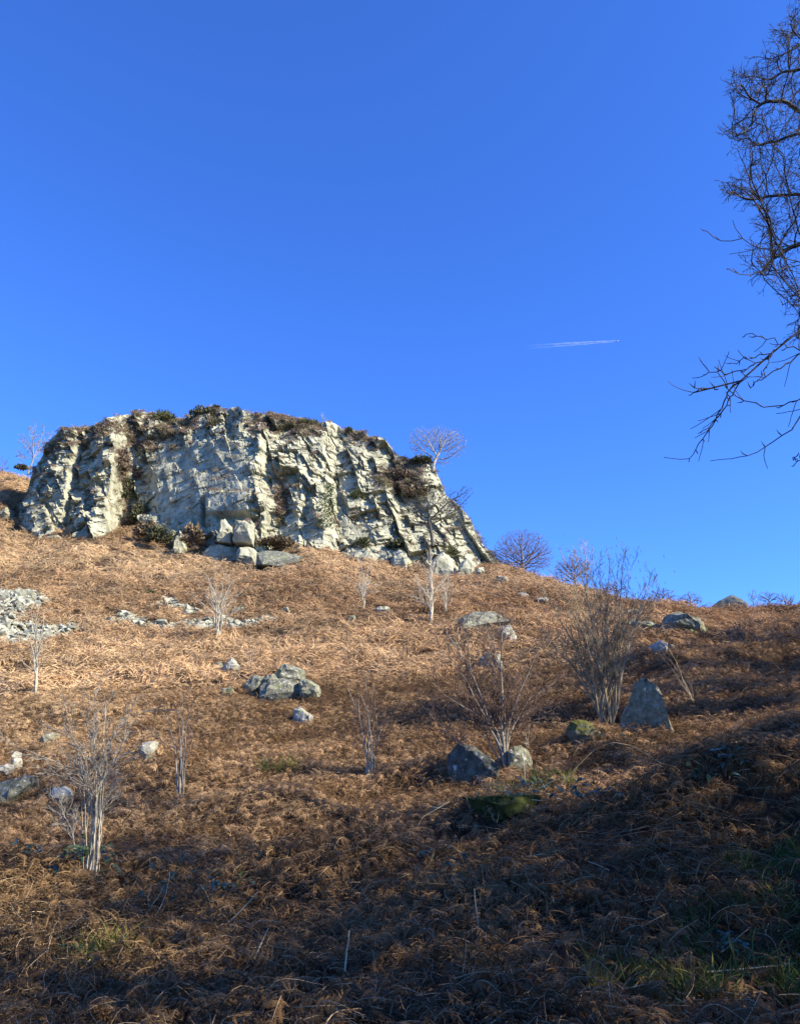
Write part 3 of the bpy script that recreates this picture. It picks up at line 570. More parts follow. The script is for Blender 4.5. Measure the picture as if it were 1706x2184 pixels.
def field(name, key, y0, y1, dens, nvar, nst, pst, scl, lift, jit, base, azm=None, margin=.72, x0=3.0):
    A = .5 * ((2 * margin * y1 + 2 * x0) + (2 * margin * y0 + 2 * x0)) * (y1 - y0); n = int(A * dens)
    y = rng.uniform(y0, y1, n); x = rng.uniform(-1, 1, n) * (margin * y1 + x0); m = np.abs(x) < margin * y + x0; x, y = x[m], y[m]
    if y0 > 30:                                             # what the hill itself hides is left out beyond the crest
        m = (x < 9) | (y < 84); x, y = x[m], y[m]
    k = keep_mask(x, y, y1 < 20) & (rng.random(len(x)) < .55 + 1.5 * (fbm(x / 1.3, y / 1.1, 0, 137, 2) + .22)); x, y = x[k], y[k]
    nrm_ = slope_frames(x, y); az = -1.75 + 1.9 * fbm(x / 2.6, y / 2.2, 0, 131, 2) + rng.normal(0, .75, len(x)) if azm is None else rng.normal(azm[0], azm[1], len(x)) + math.pi * (rng.random(len(x)) < .5)
    idx = np.where(rng.random(len(x)) < pst, nvar + rng.integers(0, nst, len(x)), rng.integers(0, nvar, len(x)))
    z = ground(x, y) + rng.uniform(lift[0], lift[1], len(x))
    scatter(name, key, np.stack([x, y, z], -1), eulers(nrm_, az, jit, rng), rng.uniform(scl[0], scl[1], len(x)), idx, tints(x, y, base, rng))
    return len(x)
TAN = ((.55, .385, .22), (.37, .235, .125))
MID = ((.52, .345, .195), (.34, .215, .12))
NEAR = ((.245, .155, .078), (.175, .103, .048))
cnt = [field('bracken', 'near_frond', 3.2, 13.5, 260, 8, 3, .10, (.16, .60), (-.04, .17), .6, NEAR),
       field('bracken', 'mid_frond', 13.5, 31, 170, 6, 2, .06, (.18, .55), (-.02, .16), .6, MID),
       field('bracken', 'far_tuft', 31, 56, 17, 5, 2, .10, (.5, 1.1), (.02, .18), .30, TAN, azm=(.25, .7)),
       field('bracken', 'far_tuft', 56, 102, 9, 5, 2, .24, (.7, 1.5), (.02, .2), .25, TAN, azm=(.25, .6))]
lib('litter_tuft', [tuft(rg, 44, .24, (.05, .17), (.004, .012), curl=2.2, flat=.8, stalks=0) for _ in range(4)])
A_ = RNG.uniform(0, 1, (2, 16000)); ly = 3 + A_[0] ** .6 * 28; lx = (A_[1] * 2 - 1) * (.72 * ly + 3)
scatter('dead_bracken_litter', 'litter_tuft', np.stack([lx, ly, ground(lx, ly)], -1), eulers(slope_frames(lx, ly), rng.uniform(0, 6.3, len(lx)), .2, rng), rng.uniform(.7, 1.7, len(lx)), rng.integers(0, 4, len(lx)), tints(lx, ly, NEAR, rng))
# ------------------------------------------------------------------ woody plants
def bark(name, a, b, scale=6.0, extra=None): return mat(name, [(0.35, a), (0.62, b)], scale, 0.85, 0.01, 40.0, extra=extra)
M['birch'] = bark('pale_birch_bark', (.26, .22, .155), (.50, .455, .35))
M['greybark'] = bark('grey_bark', (.17, .15, .12), (.33, .30, .25))
M['hazelbark'] = bark('hazel_bark', (.17, .125, .075), (.44, .35, .22))
M['twig'] = bark('twig_bark', (.10, .062, .045), (.19, .125, .095))
M['darktwig'] = bark('dark_twig', (.035, .028, .024), (.075, .062, .05))
M['oakbark'] = bark('oak_bark', (.05, .045, .036), (.11, .10, .075), extra=mossy(.75, 3.0, (.07, .08, .025)))
M['catkin'] = bark('catkin', (.22, .13, .09), (.32, .20, .13))
def tubes(name, lines, m, sides=5):
    """lines: [(points, radii)] -> one mesh of tapering tubes"""
    V, F, off = [], [], 0
    for pts, rad in lines:
        pts = np.asarray(pts, float); n = len(pts)
        if n < 2: continue
        k = sides if rad[0] > .012 else 3
        T = np.gradient(pts, axis=0); T /= np.linalg.norm(T, axis=1, keepdims=True) + 1e-9
        ref = np.array([1.0, 0, 0]) if abs(T[0, 0]) < .8 else np.array([0, 1.0, 0])
        A = np.cross(T, ref); A /= np.linalg.norm(A, axis=1, keepdims=True) + 1e-9; B = np.cross(T, A)
        an = np.arange(k) * 2 * math.pi / k; ring = A[:, None] * np.cos(an)[None, :, None] + B[:, None] * np.sin(an)[None, :, None]
        V.append((pts[:, None] + ring * np.asarray(rad)[:, None, None]).reshape(-1, 3))
        a = off + np.arange(n - 1)[:, None] * k + np.arange(k)[None]; b = off + np.arange(n - 1)[:, None] * k + (np.arange(k)[None] + 1) % k
        F.append(np.stack([a, b, b + k, a + k], -1).reshape(-1, 4)); off += n * k
    return mesh(name, np.vstack(V), np.vstack(F), m, smooth=True)
def path(rg, p, d, L, wob=.12, up=.05, n=7, grav=0.0):
    pts = [np.array(p, float)]; d = unit(d)
    for i in range(n):
        d = unit(d + np.array([rg.gauss(0, wob), rg.gauss(0, wob), rg.gauss(0, wob * .6) + up - grav])); pts.append(pts[-1] + d * L / n)
    return np.array(pts)
def resample(pts, n):
    pts = np.asarray(pts, float); s = np.concatenate([[0], np.cumsum(np.linalg.norm(np.diff(pts, axis=0), axis=1))]); q = np.linspace(0, s[-1], n)
    return np.stack([np.interp(q, s, pts[:, i]) for i in range(3)], -1)
def rotd(rg, d, ang, flat=0.0):
    d = unit(d); a = np.cross(d, [rg.gauss(0, 1), rg.gauss(0, 1), rg.gauss(0, 1) * (1 - flat)]); a = unit(a); return unit(d * math.cos(ang) + a * math.sin(ang))
def sprout(rg, line, rad, n, t0, L, ang, depth, out, wob=.12, up=.06, rt=None, ratio=.55, kids=4, rmin=.0022, grav=0.0):
    """side branches along a line, recursively"""
    m = len(line)
    for i in range(n):
        t = t0 + (1 - t0) * (i + rg.random()) / n; k = min(int(t * (m - 1)), m - 2); f = t * (m - 1) - k
        p = line[k] * (1 - f) + line[k + 1] * f; d = line[k + 1] - line[k]; r = max((rad[k] * (1 - f) + rad[k + 1] * f) * .62, rmin)
        l = L * rg.uniform(.55, 1.1) * (1.15 - .6 * t); seg = max(3, min(6, int(l / .12) + 2))
        q = path(rg, p, rotd(rg, d, math.radians(rg.uniform(*ang))), l, wob, up, seg, grav); rr = np.linspace(r, max(rmin * .6, r * .25), len(q)); out.append((q, rr))
        if depth > 1: sprout(rg, q, rr, kids, .2, l * ratio, ang, depth - 1, out, wob, up, ratio=ratio, kids=kids, rmin=rmin, grav=grav)
def plant(name, label, cat, base, stems, twig_lines, mt, mtw, group=None, stem_name='stem', sink=.12):
    """stems: world-space lines, each its own part; the finer wood is one crown part"""
    o = thing(name, label, cat, tuple(base), group); b = np.array(base)
    for ln, r in stems:
        ln = np.array(ln); ln = np.vstack([ln[0] - [0, 0, sink], ln]); link(stem_name, tubes(stem_name, [(ln - b, np.concatenate([[r[0]], r]))], mt, 7), o)
    if twig_lines: link('crown', tubes('crown', [(l - b, r) for l, r in twig_lines], mtw), o)
    return o
def traced(pts, Y, dY=None):
    """a stem read from the photo as pixels; dY is how far its tip leans from or to us"""
    pts = np.array(pts, float); k = np.linspace(0, 1, len(pts)); return at(pts[:, 0], pts[:, 1], Y + (dY or 0) * k)
def multi(name, label, cat, base_px, lines, r0, mt, mtw, seed, Y=None, n=9, t0=.3, L=.7, ang=(18, 48), depth=2, kids=3, up=.05, wob=.10, group=None, rmin=.0025, spread=.10, taper=.22):
    rg = random.Random(seed); g = gpix(*base_px); Y = Y or g[1]; base = at(base_px[0], base_px[1], Y); base[2] = ground(base[0], base[1]) if Y == g[1] else base[2]; S_, T_ = [], []
    for i, ln in enumerate(lines):
        w0 = traced(ln, Y + rg.uniform(-spread, spread), rg.uniform(-.9, .9) * mpp(*base_px, Y) * 60); w0 = resample(w0, 14)
        w0[1:-1] += np.array([[rg.gauss(0, .006), rg.gauss(0, .012), 0] for _ in range(12)]) * Y / 12
        r = (r0[i] if isinstance(r0, (list, tuple)) else r0 * rg.uniform(.65, 1.15)); rad = r * np.linspace(1, taper, 14); S_.append((w0, rad))
        sprout(rg, w0, rad, n, t0, L, ang, depth, T_, wob, up, kids=kids, rmin=rmin)
    return plant(name, label, cat, base, S_, T_, mt, mtw, group)
def fan(rg, base, tips, bend=.35, spread=5):
    """curved stems from near one base pixel to each tip pixel"""
    out = []
    for tx, ty in tips:
        bx = base[0] + rg.uniform(-spread, spread); by = base[1] + rg.uniform(-3, 3); mx = bx + (tx - bx) * bend; my = by + (ty - by) * .55
        out.append([(bx, by), ((bx + mx) / 2 + rg.uniform(-2, 2), (by + my) / 2), (mx, my), ((mx + tx) / 2 + rg.uniform(-4, 4), (my + ty) / 2), (tx, ty)])
    return out
R1 = random.Random(1)
# the tall pale clump: a tight column of poles opening into arching sprays
L1 = [[(196,1876),(200,1800),(206,1735),(206,1660),(203,1600),(200,1500)],[(205,1872),(211,1800),(216,1730),(222,1670),(232,1610),(248,1560)],[(188,1876),(196,1810),(200,1740),(194,1690),(172,1655),(128,1628),(70,1605),(4,1577)],
 [(190,1876),(203,1790),(203,1730),(210,1680),(232,1640),(258,1612),(300,1592)],[(176,1872),(176,1800),(176,1730),(170,1680),(150,1655),(110,1648),(72,1650)],[(202,1874),(208,1780),(214,1700),(220,1620),(224,1560),(226,1500)],
 [(182,1876),(186,1800),(184,1720),(178,1660),(166,1600),(150,1545),(138,1500)],[(194,1876),(198,1780),(196,1700),(188,1640),(170,1590),(126,1555),(86,1548)],[(206,1874),(214,1770),(214,1690),(222,1620),(240,1560),(290,1520),(330,1508)],
 [(180,1874),(182,1800),(190,1700),(190,1655),(170,1640),(140,1650),(122,1670)],[(186,1876),(196,1760),(196,1680),(190,1600),(186,1540),(206,1480)],[(168,1870),(160,1800),(150,1760),(118,1710)],[(164,1868),(158,1820),(156,1780),(148,1740)],
 [(198,1876),(205,1760),(210,1690),(228,1650),(262,1600),(270,1540)],[(210,1870),(216,1800),(219,1740),(236,1690),(260,1668)],[(174,1870),(172,1790),(176,1760),(168,1752),(130,1746)]]
multi('birch_clump', 'tall pale many-stemmed birch clump in full sun with arching bare twigs, beside glossy leaves', 'tree', (192, 1874), L1, [.012,.014,.011,.014,.010,.020,.010,.011,.012,.009,.011,.008,.008,.011,.009,.007], M['birch'], M['greybark'], 11, n=13, t0=.45, L=.58, depth=2, kids=4, spread=.07, wob=.17, rmin=.0055)
L2 = [[(381,1704),(384,1650),(386,1600),(390,1540),(388,1480)],[(388,1704),(392,1640),(394,1580),(402,1530),(414,1490)],[(378,1700),(378,1640),(374,1590),(362,1545),(352,1500)],[(385,1702),(388,1640),(382,1600),(360,1590),(322,1560),(300,1545)],[(384,1702),(387,1620),(384,1560),(378,1510)],[(391,1700),(394,1640),(400,1600),(412,1560)]]
multi('birch_clump', 'slim pole-like birch clump in the bracken, its stems packed into one narrow column', 'tree', (384, 1702), L2, .022, M['greybark'], M['twig'], 12, n=8, t0=.4, L=.5, depth=2, kids=3, rmin=.005)
L3 = [[(788,1664),(786,1600),(784,1540),(782,1480),(776,1430)],[(794,1664),(796,1600),(802,1545),(806,1490)],[(784,1660),(782,1610),(774,1560),(758,1510),(742,1470)],[(790,1664),(786,1580),(790,1520),(798,1460)],[(797,1660),(800,1610),(808,1570),(822,1530)],[(786,1660),(780,1590),(768,1540),(764,1490)],[(792,1662),(792,1590),(786,1530),(770,1480)]]
multi('birch_clump', 'dull brown twiggy birch clump standing alone mid-slope in half shade', 'tree', (790, 1662), L3, .024, M['greybark'], M['twig'], 13, n=11, t0=.3, L=.62, depth=2, kids=4, rmin=.005)
# the spreading birch that leans away from its two boulders
L4 = [[(1076,1640),(1070,1590),(1060,1560),(1046,1545),(1030,1500),(1006,1440),(985,1400),(960,1360),(935,1330)],[(1078,1638),(1074,1590),(1070,1540),(1070,1480),(1068,1420),(1070,1360),(1074,1310)],[(1074,1636),(1062,1570),(1040,1540),(1012,1490),(996,1450),(962,1410),(940,1385)],
 [(1080,1636),(1082,1590),(1092,1550),(1110,1520),(1130,1490),(1160,1470),(1190,1450)],[(1079,1638),(1080,1580),(1086,1540),(1100,1500),(1120,1450),(1140,1400),(1176,1360)],[(1077,1638),(1070,1580),(1066,1520),(1058,1470),(1048,1420),(1044,1370),(1034,1320)],
 [(1068,1632),(1050,1600),(1040,1580),(1036,1560),(1018,1520),(1002,1480),(990,1440)],[(1072,1636),(1030,1608),(990,1590),(950,1560),(915,1520),(900,1505)],[(1076,1638),(1070,1600),(1050,1560),(1020,1525),(985,1505),(945,1480),(920,1455)],[(1078,1640),(1076,1570),(1076,1500),(1072,1450),(1056,1390),(1052,1340)],[(1079,1636),(1084,1570),(1098,1540),(1124,1520),(1165,1505)],[(1075,1636),(1062,1590),(1044,1520),(1016,1465),(1002,1420),(996,1370),(986,1330)]]
multi('spreading_birch', 'widely spreading bare birch growing between the lichen-spotted boulder and the pale one', 'tree', (1076, 1640), L4, [.034,.038,.02,.024,.022,.026,.02,.014,.02,.022,.016,.026], M['greybark'], M['twig'], 14, n=20, t0=.22, L=.9, depth=3, kids=5, ang=(20, 58), rmin=.0048, spread=.05, taper=.16)
# hazel
tips = [(1162,1262),(1182,1222),(1200,1185),(1222,1170),(1238,1175),(1243,1160),(1262,1180),(1278,1200),(1300,1190),(1318,1205),(1330,1172),(1350,1195),(1392,1215),(1386,1240),(1402,1262),(1350,1290),(1180,1300),(1150,1340),(1200,1260),(1248,1230),(1290,1260),(1326,1250),(1368,1262),(1226,1260),(1268,1240),(1306,1290),(1170,1380),(1190,1345),(1336,1330),(1230,1320)]
multi('hazel_bush', 'large fan of brown hazel stems hung with catkins behind the mossy boulder', 'shrub', (1294, 1552), fan(R1, (1294, 1550), tips, .42, 16), .025, M['hazelbark'], M['hazelbark'], 15, n=16, t0=.28, L=.95, depth=2, kids=6, spread=.35, ang=(16, 55), up=.09, rmin=.0055)
hz = bpy.data.objects['hazel_bush']; rg = random.Random(4); cl = []
for tx, ty in tips * 6:
    p = at(tx + rg.gauss(0, 16), ty + rg.gauss(14, 22), hz.location[1] + rg.uniform(-.8, .8)); cl.append((np.array([p, p - [rg.uniform(-.01, .01), 0, rg.uniform(.05, .10)]]) - np.array(hz.location), [.009, .005]))
link('catkins', tubes('catkins', cl, M['catkin']), hz)
# small slope birches
def slope_birch(label, base, tips, r, mt, seed, n=7, L=.8, mtw=None, bend=.3, **k):
    rg = random.Random(seed); return multi('slope_birch', label, 'tree', base, fan(rg, base, tips, bend, 2.5), r, mt, mtw or M['birch'], seed, n=n, L=L, group='young birches on the slope', rmin=k.pop('rmin', .006), **k)
slope_birch('white-stemmed young birch standing in open tan bracken below the scree', (79, 1484), [(56,1345),(66,1300),(84,1290),(96,1300),(104,1340),(78,1320)], .036, M['birch'], 31, bend=.05)
slope_birch('broad white branching birch rooted at the strip of loose stones', (466, 1364), [(402,1266),(420,1242),(440,1225),(458,1218),(478,1222),(500,1234),(520,1258),(448,1240),(490,1250),(516,1290)], .05, M['birch'], 32, n=9, L=1.0, bend=.14)
slope_birch('small thin birch under the cliff foot with a split trunk', (775, 1306), [(764,1240),(772,1206),(784,1204),(794,1224),(802,1250)], .05, M['birch'], 33, L=1.1, rmin=.009, bend=.12)
slope_birch('slender upright white birch in front of the lower cliff end', (919, 1330), [(912,1190),(920,1170),(930,1190),(890,1240),(956,1225),(880,1270)], .06, M['birch'], 34, n=10, L=1.4, rmin=.009, bend=.07)
slope_birch('short twin-stemmed birch beside the slender upright one', (950, 1312), [(942,1240),(956,1226),(964,1250),(950,1262)], .035, M['birch'], 35, L=.8, rmin=.008)
slope_birch('wispy two-stemmed sapling just uphill of the boulder pile', (536, 1434), [(522,1385),(530,1362),(550,1364),(556,1385)], .02, M['greybark'], 36, n=5, L=.4, mtw=M['twig'], rmin=.005)
slope_birch('pale leaning branches entering over the scree', (-22, 1372), [(8,1230),(40,1215),(24,1300),(-10,1240),(44,1290)], .035, M['birch'], 37, n=4, L=.7)
slope_birch('dark whippy sapling leaning uphill of the standing stone', (1480, 1502), [(1392,1372),(1402,1340),(1428,1405),(1440,1440),(1470,1430)], .014, M['hazelbark'], 38, n=5, L=.5, mtw=M['twig'], rmin=.004, bend=.5)
slope_birch('short pale broken saplings between the mossy boulder and the spreading birch', (1126, 1598), [(1120,1555),(1130,1530),(1112,1560),(1160,1560)], .012, M['birch'], 39, n=2, L=.2, rmin=.004, depth=1)
# trees of the cliff and the skyline
def colonize(seeds, attr, step, kill, infl, iters, rg, trop=(0, 0, 0.05)):
    pos = [np.array(p) for p, _ in seeds]; par = [q for _, q in seeds]; A = np.array(attr); nd = np.full(len(A), 1e9); nn = np.zeros(len(A), int)
    def upd(idx):
        nonlocal nd, nn
        for i in idx:
            d = np.linalg.norm(A - pos[i], axis=1); m = d < nd; nd = np.where(m, d, nd); nn = np.where(m, i, nn)
    upd(range(len(pos))); rs = np.random.default_rng(rg)
    for it in range(iters):
        act = nd < infl
        if not act.any(): break
        new = []
        ids = np.unique(nn[act]); dv = A - np.array(pos)[nn]; dv /= np.linalg.norm(dv, axis=1, keepdims=True) + 1e-9
        for i in ids:
            v = dv[act & (nn == i)].sum(0); v = unit(v) + np.array(trop) + rs.normal(0, .16, 3) + (.75 * unit(pos[i] - pos[par[i]]) if par[i] >= 0 else 0); pos.append(pos[i] + unit(v) * step); par.append(int(i)); new.append(len(pos) - 1)
        upd(new); k = nd > kill; A, nd, nn = A[k], nd[k], nn[k]
        if not len(A): break
    return np.array(pos), par
def skeleton_lines(pos, par, rtip, expo, rmaxes=None):
    n = len(pos); ch = [[] for _ in range(n)]
    for i, p in enumerate(par):
        if p >= 0: ch[p].append(i)
    r = np.zeros(n)
    for i in range(n - 1, -1, -1): r[i] = rtip if not ch[i] else sum(r[c] ** expo for c in ch[i]) ** (1 / expo)
    lines = []; roots = [i for i in range(n) if par[i] < 0]; st = [(x, None) for x in roots]
    while st:
        i, p = st.pop(); ln = [] if p is None else [p]; cur = i
        while True:
            ln.append(cur)
            if not ch[cur]: break
            c = sorted(ch[cur], key=lambda q: -r[q]); st += [(q, cur) for q in c[1:]]; cur = c[0]
        rr = r[ln].copy()
        if p is not None: rr[0] = rr[1]
        P = pos[ln].copy()
        if len(P) > 4: P[1:-1] = .25 * P[:-2] + .5 * P[1:-1] + .25 * P[2:]
        lines.append((P, rr))
    return lines
def crown_tree(name, label, base, Y, blobs, trunk, r, mt, mtw, seed, n=900, step=.32, rtip=.009, expo=2.3, group=None, kill=.42, infl=3.2, fat=.09, dy=0.0):
    """a crown grown towards points spread through pixel ellipses (cx, cy, rx, ry, weight)"""
    rg = random.Random(seed); b = at(*base, Y); tl = resample(np.vstack([b - [0, 0, .6], traced(trunk, Y, dy)]), 7); mp = mpp(*base, Y); A = []; W = sum(q[4] for q in blobs)
    for cx, cy, rx, ry, wt in blobs:
        for _ in range(int(n * wt / W)):
            v = unit([rg.gauss(0, 1) for _ in range(3)]) * rg.random() ** .38; A.append(at(cx + v[0] * rx, cy + v[1] * ry, Y + dy + v[2] * rx * mp * .8))
    pos, par = colonize([(p, i - 1) for i, p in enumerate(tl)], A, step, kill, infl, 80, seed, (0, 0, .08)); L_ = skeleton_lines(pos, par, rtip, expo)
    for l_, r_ in list(L_):                                     # a haze of end twigs
        if r_[-1] < .03 and len(l_) > 3: sprout(rg, l_[len(l_) // 3:], r_[len(l_) // 3:], 3, .1, .55, (18, 60), 1, L_, .16, .05, rmin=rtip * .7)
    big = [q for q in L_ if q[1][0] > fat] or L_[:1]; fine = [q for q in L_ if q[1][0] <= fat]; o = thing(name, label, 'tree', b, group)
    link('trunk', tubes('trunk', [(l - b, rr) for l, rr in big], mt, 7), o); link('crown', tubes('crown', [(l - b, rr) for l, rr in fine], mtw), o); return o
def round_tree(name, label, base, Y, crown, trunk_h, r, mt, mtw, seed, limbs=9, L=1.2, ang=(18, 46), n=9, depth=3, kids=3, rmin=.016, group=None, up=.03, wob=.13, lean=0, bend=.3):
    """base pixel, crown tips on an ellipse (cx, cy, rx, ry) in pixels"""
    rg = random.Random(seed); b = at(*base, Y); fork = at(base[0] + lean, base[1] - trunk_h, Y); T = []
    S_ = [(resample(np.array([b, (b + fork) / 2 + [rg.uniform(-.1, .1), 0, 0], fork]), 6), np.linspace(r, r * .75, 6))]
    mp = mpp(*base, Y)
    for i in range(limbs):
        a = math.pi * (-.12 + 1.24 * (i + rg.uniform(.2, .8)) / limbs); ex = rg.uniform(.70, .92); px, py = crown[0] - crown[2] * math.cos(a) * ex, crown[1] - crown[3] * math.sin(a) * ex
        tip = at(px, py, Y + rg.uniform(-1, 1) * crown[2] * mp * .75); mid = fork + (tip - fork) * .5 + np.array([-(tip - fork)[0] * .1, 0, abs((tip - fork)[0]) * -bend * .3]) + [rg.gauss(0, .12), rg.gauss(0, .2), rg.gauss(0, .12)]
        ln = resample(np.array([fork, fork + (mid - fork) * .5 + [0, 0, .05], mid, (mid + tip) / 2 + [rg.gauss(0, .15), 0, rg.gauss(0, .15)], tip]), 10); rad = np.linspace(r * .42, r * .10, 10); T.append((ln, rad))
        sprout(rg, ln, rad, n, .2, L, ang, depth, T, wob, up, kids=kids, rmin=rmin)
    return plant(name, label, 'tree', b, S_, T, mt, mtw, group, stem_name='trunk', sink=.6)
crown_tree('dome_tree', 'neat dome-crowned bare tree on the ridge past the cliff end', (1116, 1226), 81, [(1114, 1178, 64, 50, 1.0), (1080, 1192, 34, 26, .3), (1150, 1192, 32, 26, .3)], [(1116, 1226), (1115, 1212), (1115, 1204)], .2, M['greybark'], M['twig'], 51, n=5200, step=.20, kill=.22, infl=1.7, rtip=.0115, expo=2.6)
crown_tree('cliff_tree', 'pale bare tree leaning out from the top of the cliff edge', (924, 996), 83.4, [(893, 940, 24, 32, .8), (930, 935, 34, 30, 1), (968, 945, 28, 34, 1), (945, 985, 16, 10, .2)], [(924, 996), (926, 984), (932, 974)], .2, M['birch'], M['greybark'], 52, n=2600, step=.2, kill=.24, infl=2.2, rtip=.014, expo=2.45)
crown_tree('cliff_tree', 'dark gnarled bare tree growing at the foot of the cliff against pale rock', (922, 1152), 74.4, [(885, 1085, 38, 40, 1), (925, 1075, 30, 36, .8), (965, 1080, 32, 40, 1), (995, 1052, 16, 16, .4), (890, 1120, 34, 10, .3)], [(922, 1152), (918, 1128), (914, 1110)], .26, M['oakbark'], M['darktwig'], 53, n=1800, step=.22, kill=.28, infl=2.4, rtip=.015, expo=2.35)
round_tree('cliff_tree', 'leaning bare tree behind the shadowed end of the cliff', (62, 1003), 93, (78, 955, 46, 60), 26, .11, M['greybark'], M['greybark'], 54, limbs=9, L=1.3, n=10, kids=4, wob=.18, rmin=.015, lean=10)
round_tree('cliff_tree', 'thin pale sapling on the cliff brow beside the low gorse', (690, 906), 86, (690, 890, 9, 18), 8, .06, M['birch'], M['birch'], 55, limbs=4, L=.4, n=4, depth=1, rmin=.012)
round_tree('cliff_tree', 'faint bare bush at the far edge of the hill beyond the cliff', (6, 1012), 100, (4, 995, 18, 26), 8, .09, M['twig'], M['twig'], 56, limbs=5, L=.9, n=5, depth=2, rmin=.015)
for i, (lb, b, Y, c, sd) in enumerate((('low rounded bare bush on the skyline behind the hazel tips', (1412, 1290), 72, (1412, 1276, 34, 30), 61), ('small flat-topped tree on the skyline next to the rounded bush', (1472, 1292), 72, (1471, 1276, 30, 16), 62),
    ('wind-clipped thicket on the skyline past the lone boulder', (1640, 1294), 74, (1638, 1277, 26, 18), 63), ('wind-clipped tree at the end of the skyline thicket', (1674, 1294), 74, (1672, 1277, 22, 17), 64), ('hazy bare tree half hidden behind the hazel crown', (1226, 1255), 82, (1222, 1215, 46, 46), 65), ('low twiggy bush on the skyline close to the hazel', (1316, 1270), 76, (1310, 1255, 30, 22), 66), ('thin bare sapling on the skyline near the lone boulder', (1606, 1294), 74, (1604, 1272, 12, 22), 67))):
    crown_tree('skyline_tree', lb, b, Y, [(c[0] - .3 * c[2], c[1] + (sd % 3 - 1) * 3, c[2] * .62, c[3] * .6, 1.0), (c[0] + .42 * c[2], c[1] + 4 - (sd % 2) * 6, c[2] * .5, c[3] * .5, .7), (c[0], c[1] - 4, c[2] * .4, c[3] * .6, .5)], [b, (b[0] + 1, b[1] - 5), (b[0], b[1] - (9 if c[3] < 40 else 22))], .1, M['greybark'], M['twig'], sd, n=int(40 * c[2]) if c[3] < 40 else 2400, step=.2, kill=.22, infl=1.6, rtip=.015, expo=2.5, group='bare trees along the skyline')
# ------------------------------------------------------------------ oak and ash whose branches reach in from beyond the frame
OY = 11.2; rg = random.Random(9)
limbs = [[(2140,420),(1900,280),(1760,255),(1706,237),(1686,221),(1651,216),(1610,216)], [(2140,520),(1900,360),(1760,290),(1706,284),(1682,290),(1648,301),(1623,309),(1599,301),(1565,297)], [(2140,600),(1950,470),(1800,420),(1706,413),(1668,418),(1625,422),(1582,427)],
  [(2140,660),(1950,560),(1800,500),(1706,517),(1650,550),(1617,590)], [(2140,330),(1960,200),(1800,150),(1706,146),(1677,152),(1634,175)], [(2140,260),(2000,80),(1850,40),(1740,70),(1700,95)], [(2140,640),(2020,620),(1860,640),(1760,660),(1700,640)]]
trunk_px = [(2140, 1590), (2150, 1400), (2135, 1100), (2150, 850), (2140, 660), (2140, 600), (2140, 520), (2140, 420), (2140, 330), (2140, 260)]
tg = at(2140, 1590, OY); tz = ground(tg[0], tg[1]); trunk = resample(np.vstack([[tg[0], tg[1], tz - .4], at([p[0] for p in trunk_px[1:]], [p[1] for p in trunk_px[1:]], OY)]), 40)
seeds = [(p, i - 1) for i, p in enumerate(trunk)]
for k, l in enumerate(limbs):
    ln = resample(traced(l, OY, rg.uniform(-1.2, 1.2)), int(6 + len(l) * 7)); near = int(np.argmin(np.linalg.norm(trunk - ln[0], axis=1))); prev = near
    for q in ln[1:]: seeds.append((q + np.array([rg.gauss(0, .03) for _ in range(3)]), prev)); prev = len(seeds) - 1
attr = []
for cx, cy, rx, ry, n in ((1622, 185, 84, 62, 1300), (1608, 290, 82, 44, 1150), (1640, 350, 66, 34, 800), (1598, 405, 82, 36, 1000), (1652, 480, 50, 40, 560), (1642, 556, 58, 52, 800), (1682, 95, 46, 66, 700), (1700, 640, 30, 30, 200), (1703, 700, 20, 46, 220), (1700, 240, 60, 120, 1100), (1710, 430, 60, 110, 1150), (1712, 10, 40, 30, 100), (1900, 300, 170, 260, 900), (2100, 150, 250, 200, 1150), (2150, 500, 120, 200, 300)):
    for _ in range(int(n * .42)):
        while True:
            v = np.array([rg.uniform(-1, 1) for _ in range(3)])
            if v @ v < 1: break
        attr.append(at(cx + v[0] * rx, cy + v[1] * ry, OY + v[2] * 1.25))
pos, par = colonize(seeds, attr, .085, .20, 1.0, 90, 4)
lines = skeleton_lines(pos, par, .006, 2.25)
for P_, r_ in list(lines):                                   # forking twigs all along the finer branches
    if r_[-1] < .02 and len(P_) > 2:
        k_ = 0 if r_[0] < .03 else len(P_) // 3
        sprout(rg, P_[k_:], np.minimum(r_[k_:], .008), max(2, int(len(P_) * .7)), .05, .33, (24, 62), 2, lines, .20, .07, kids=3, rmin=.0042)
thick = [l for l in lines if l[1][0] > .03]; thin = [l for l in lines if l[1][0] <= .03]
oak = thing('oak_tree', 'big bare oak whose dense twisted branches reach into the sky at the picture edge', 'tree', (tg[0], tg[1], float(tz))); ob = np.array(oak.location)
link('trunk', tubes('trunk', [(l - ob, r) for l, r in thick], M['oakbark'], 7), oak); link('crown', tubes('crown', [(l - ob, r) for l, r in thin], M['darktwig']), oak)
AY = 6.6; rg = random.Random(19)
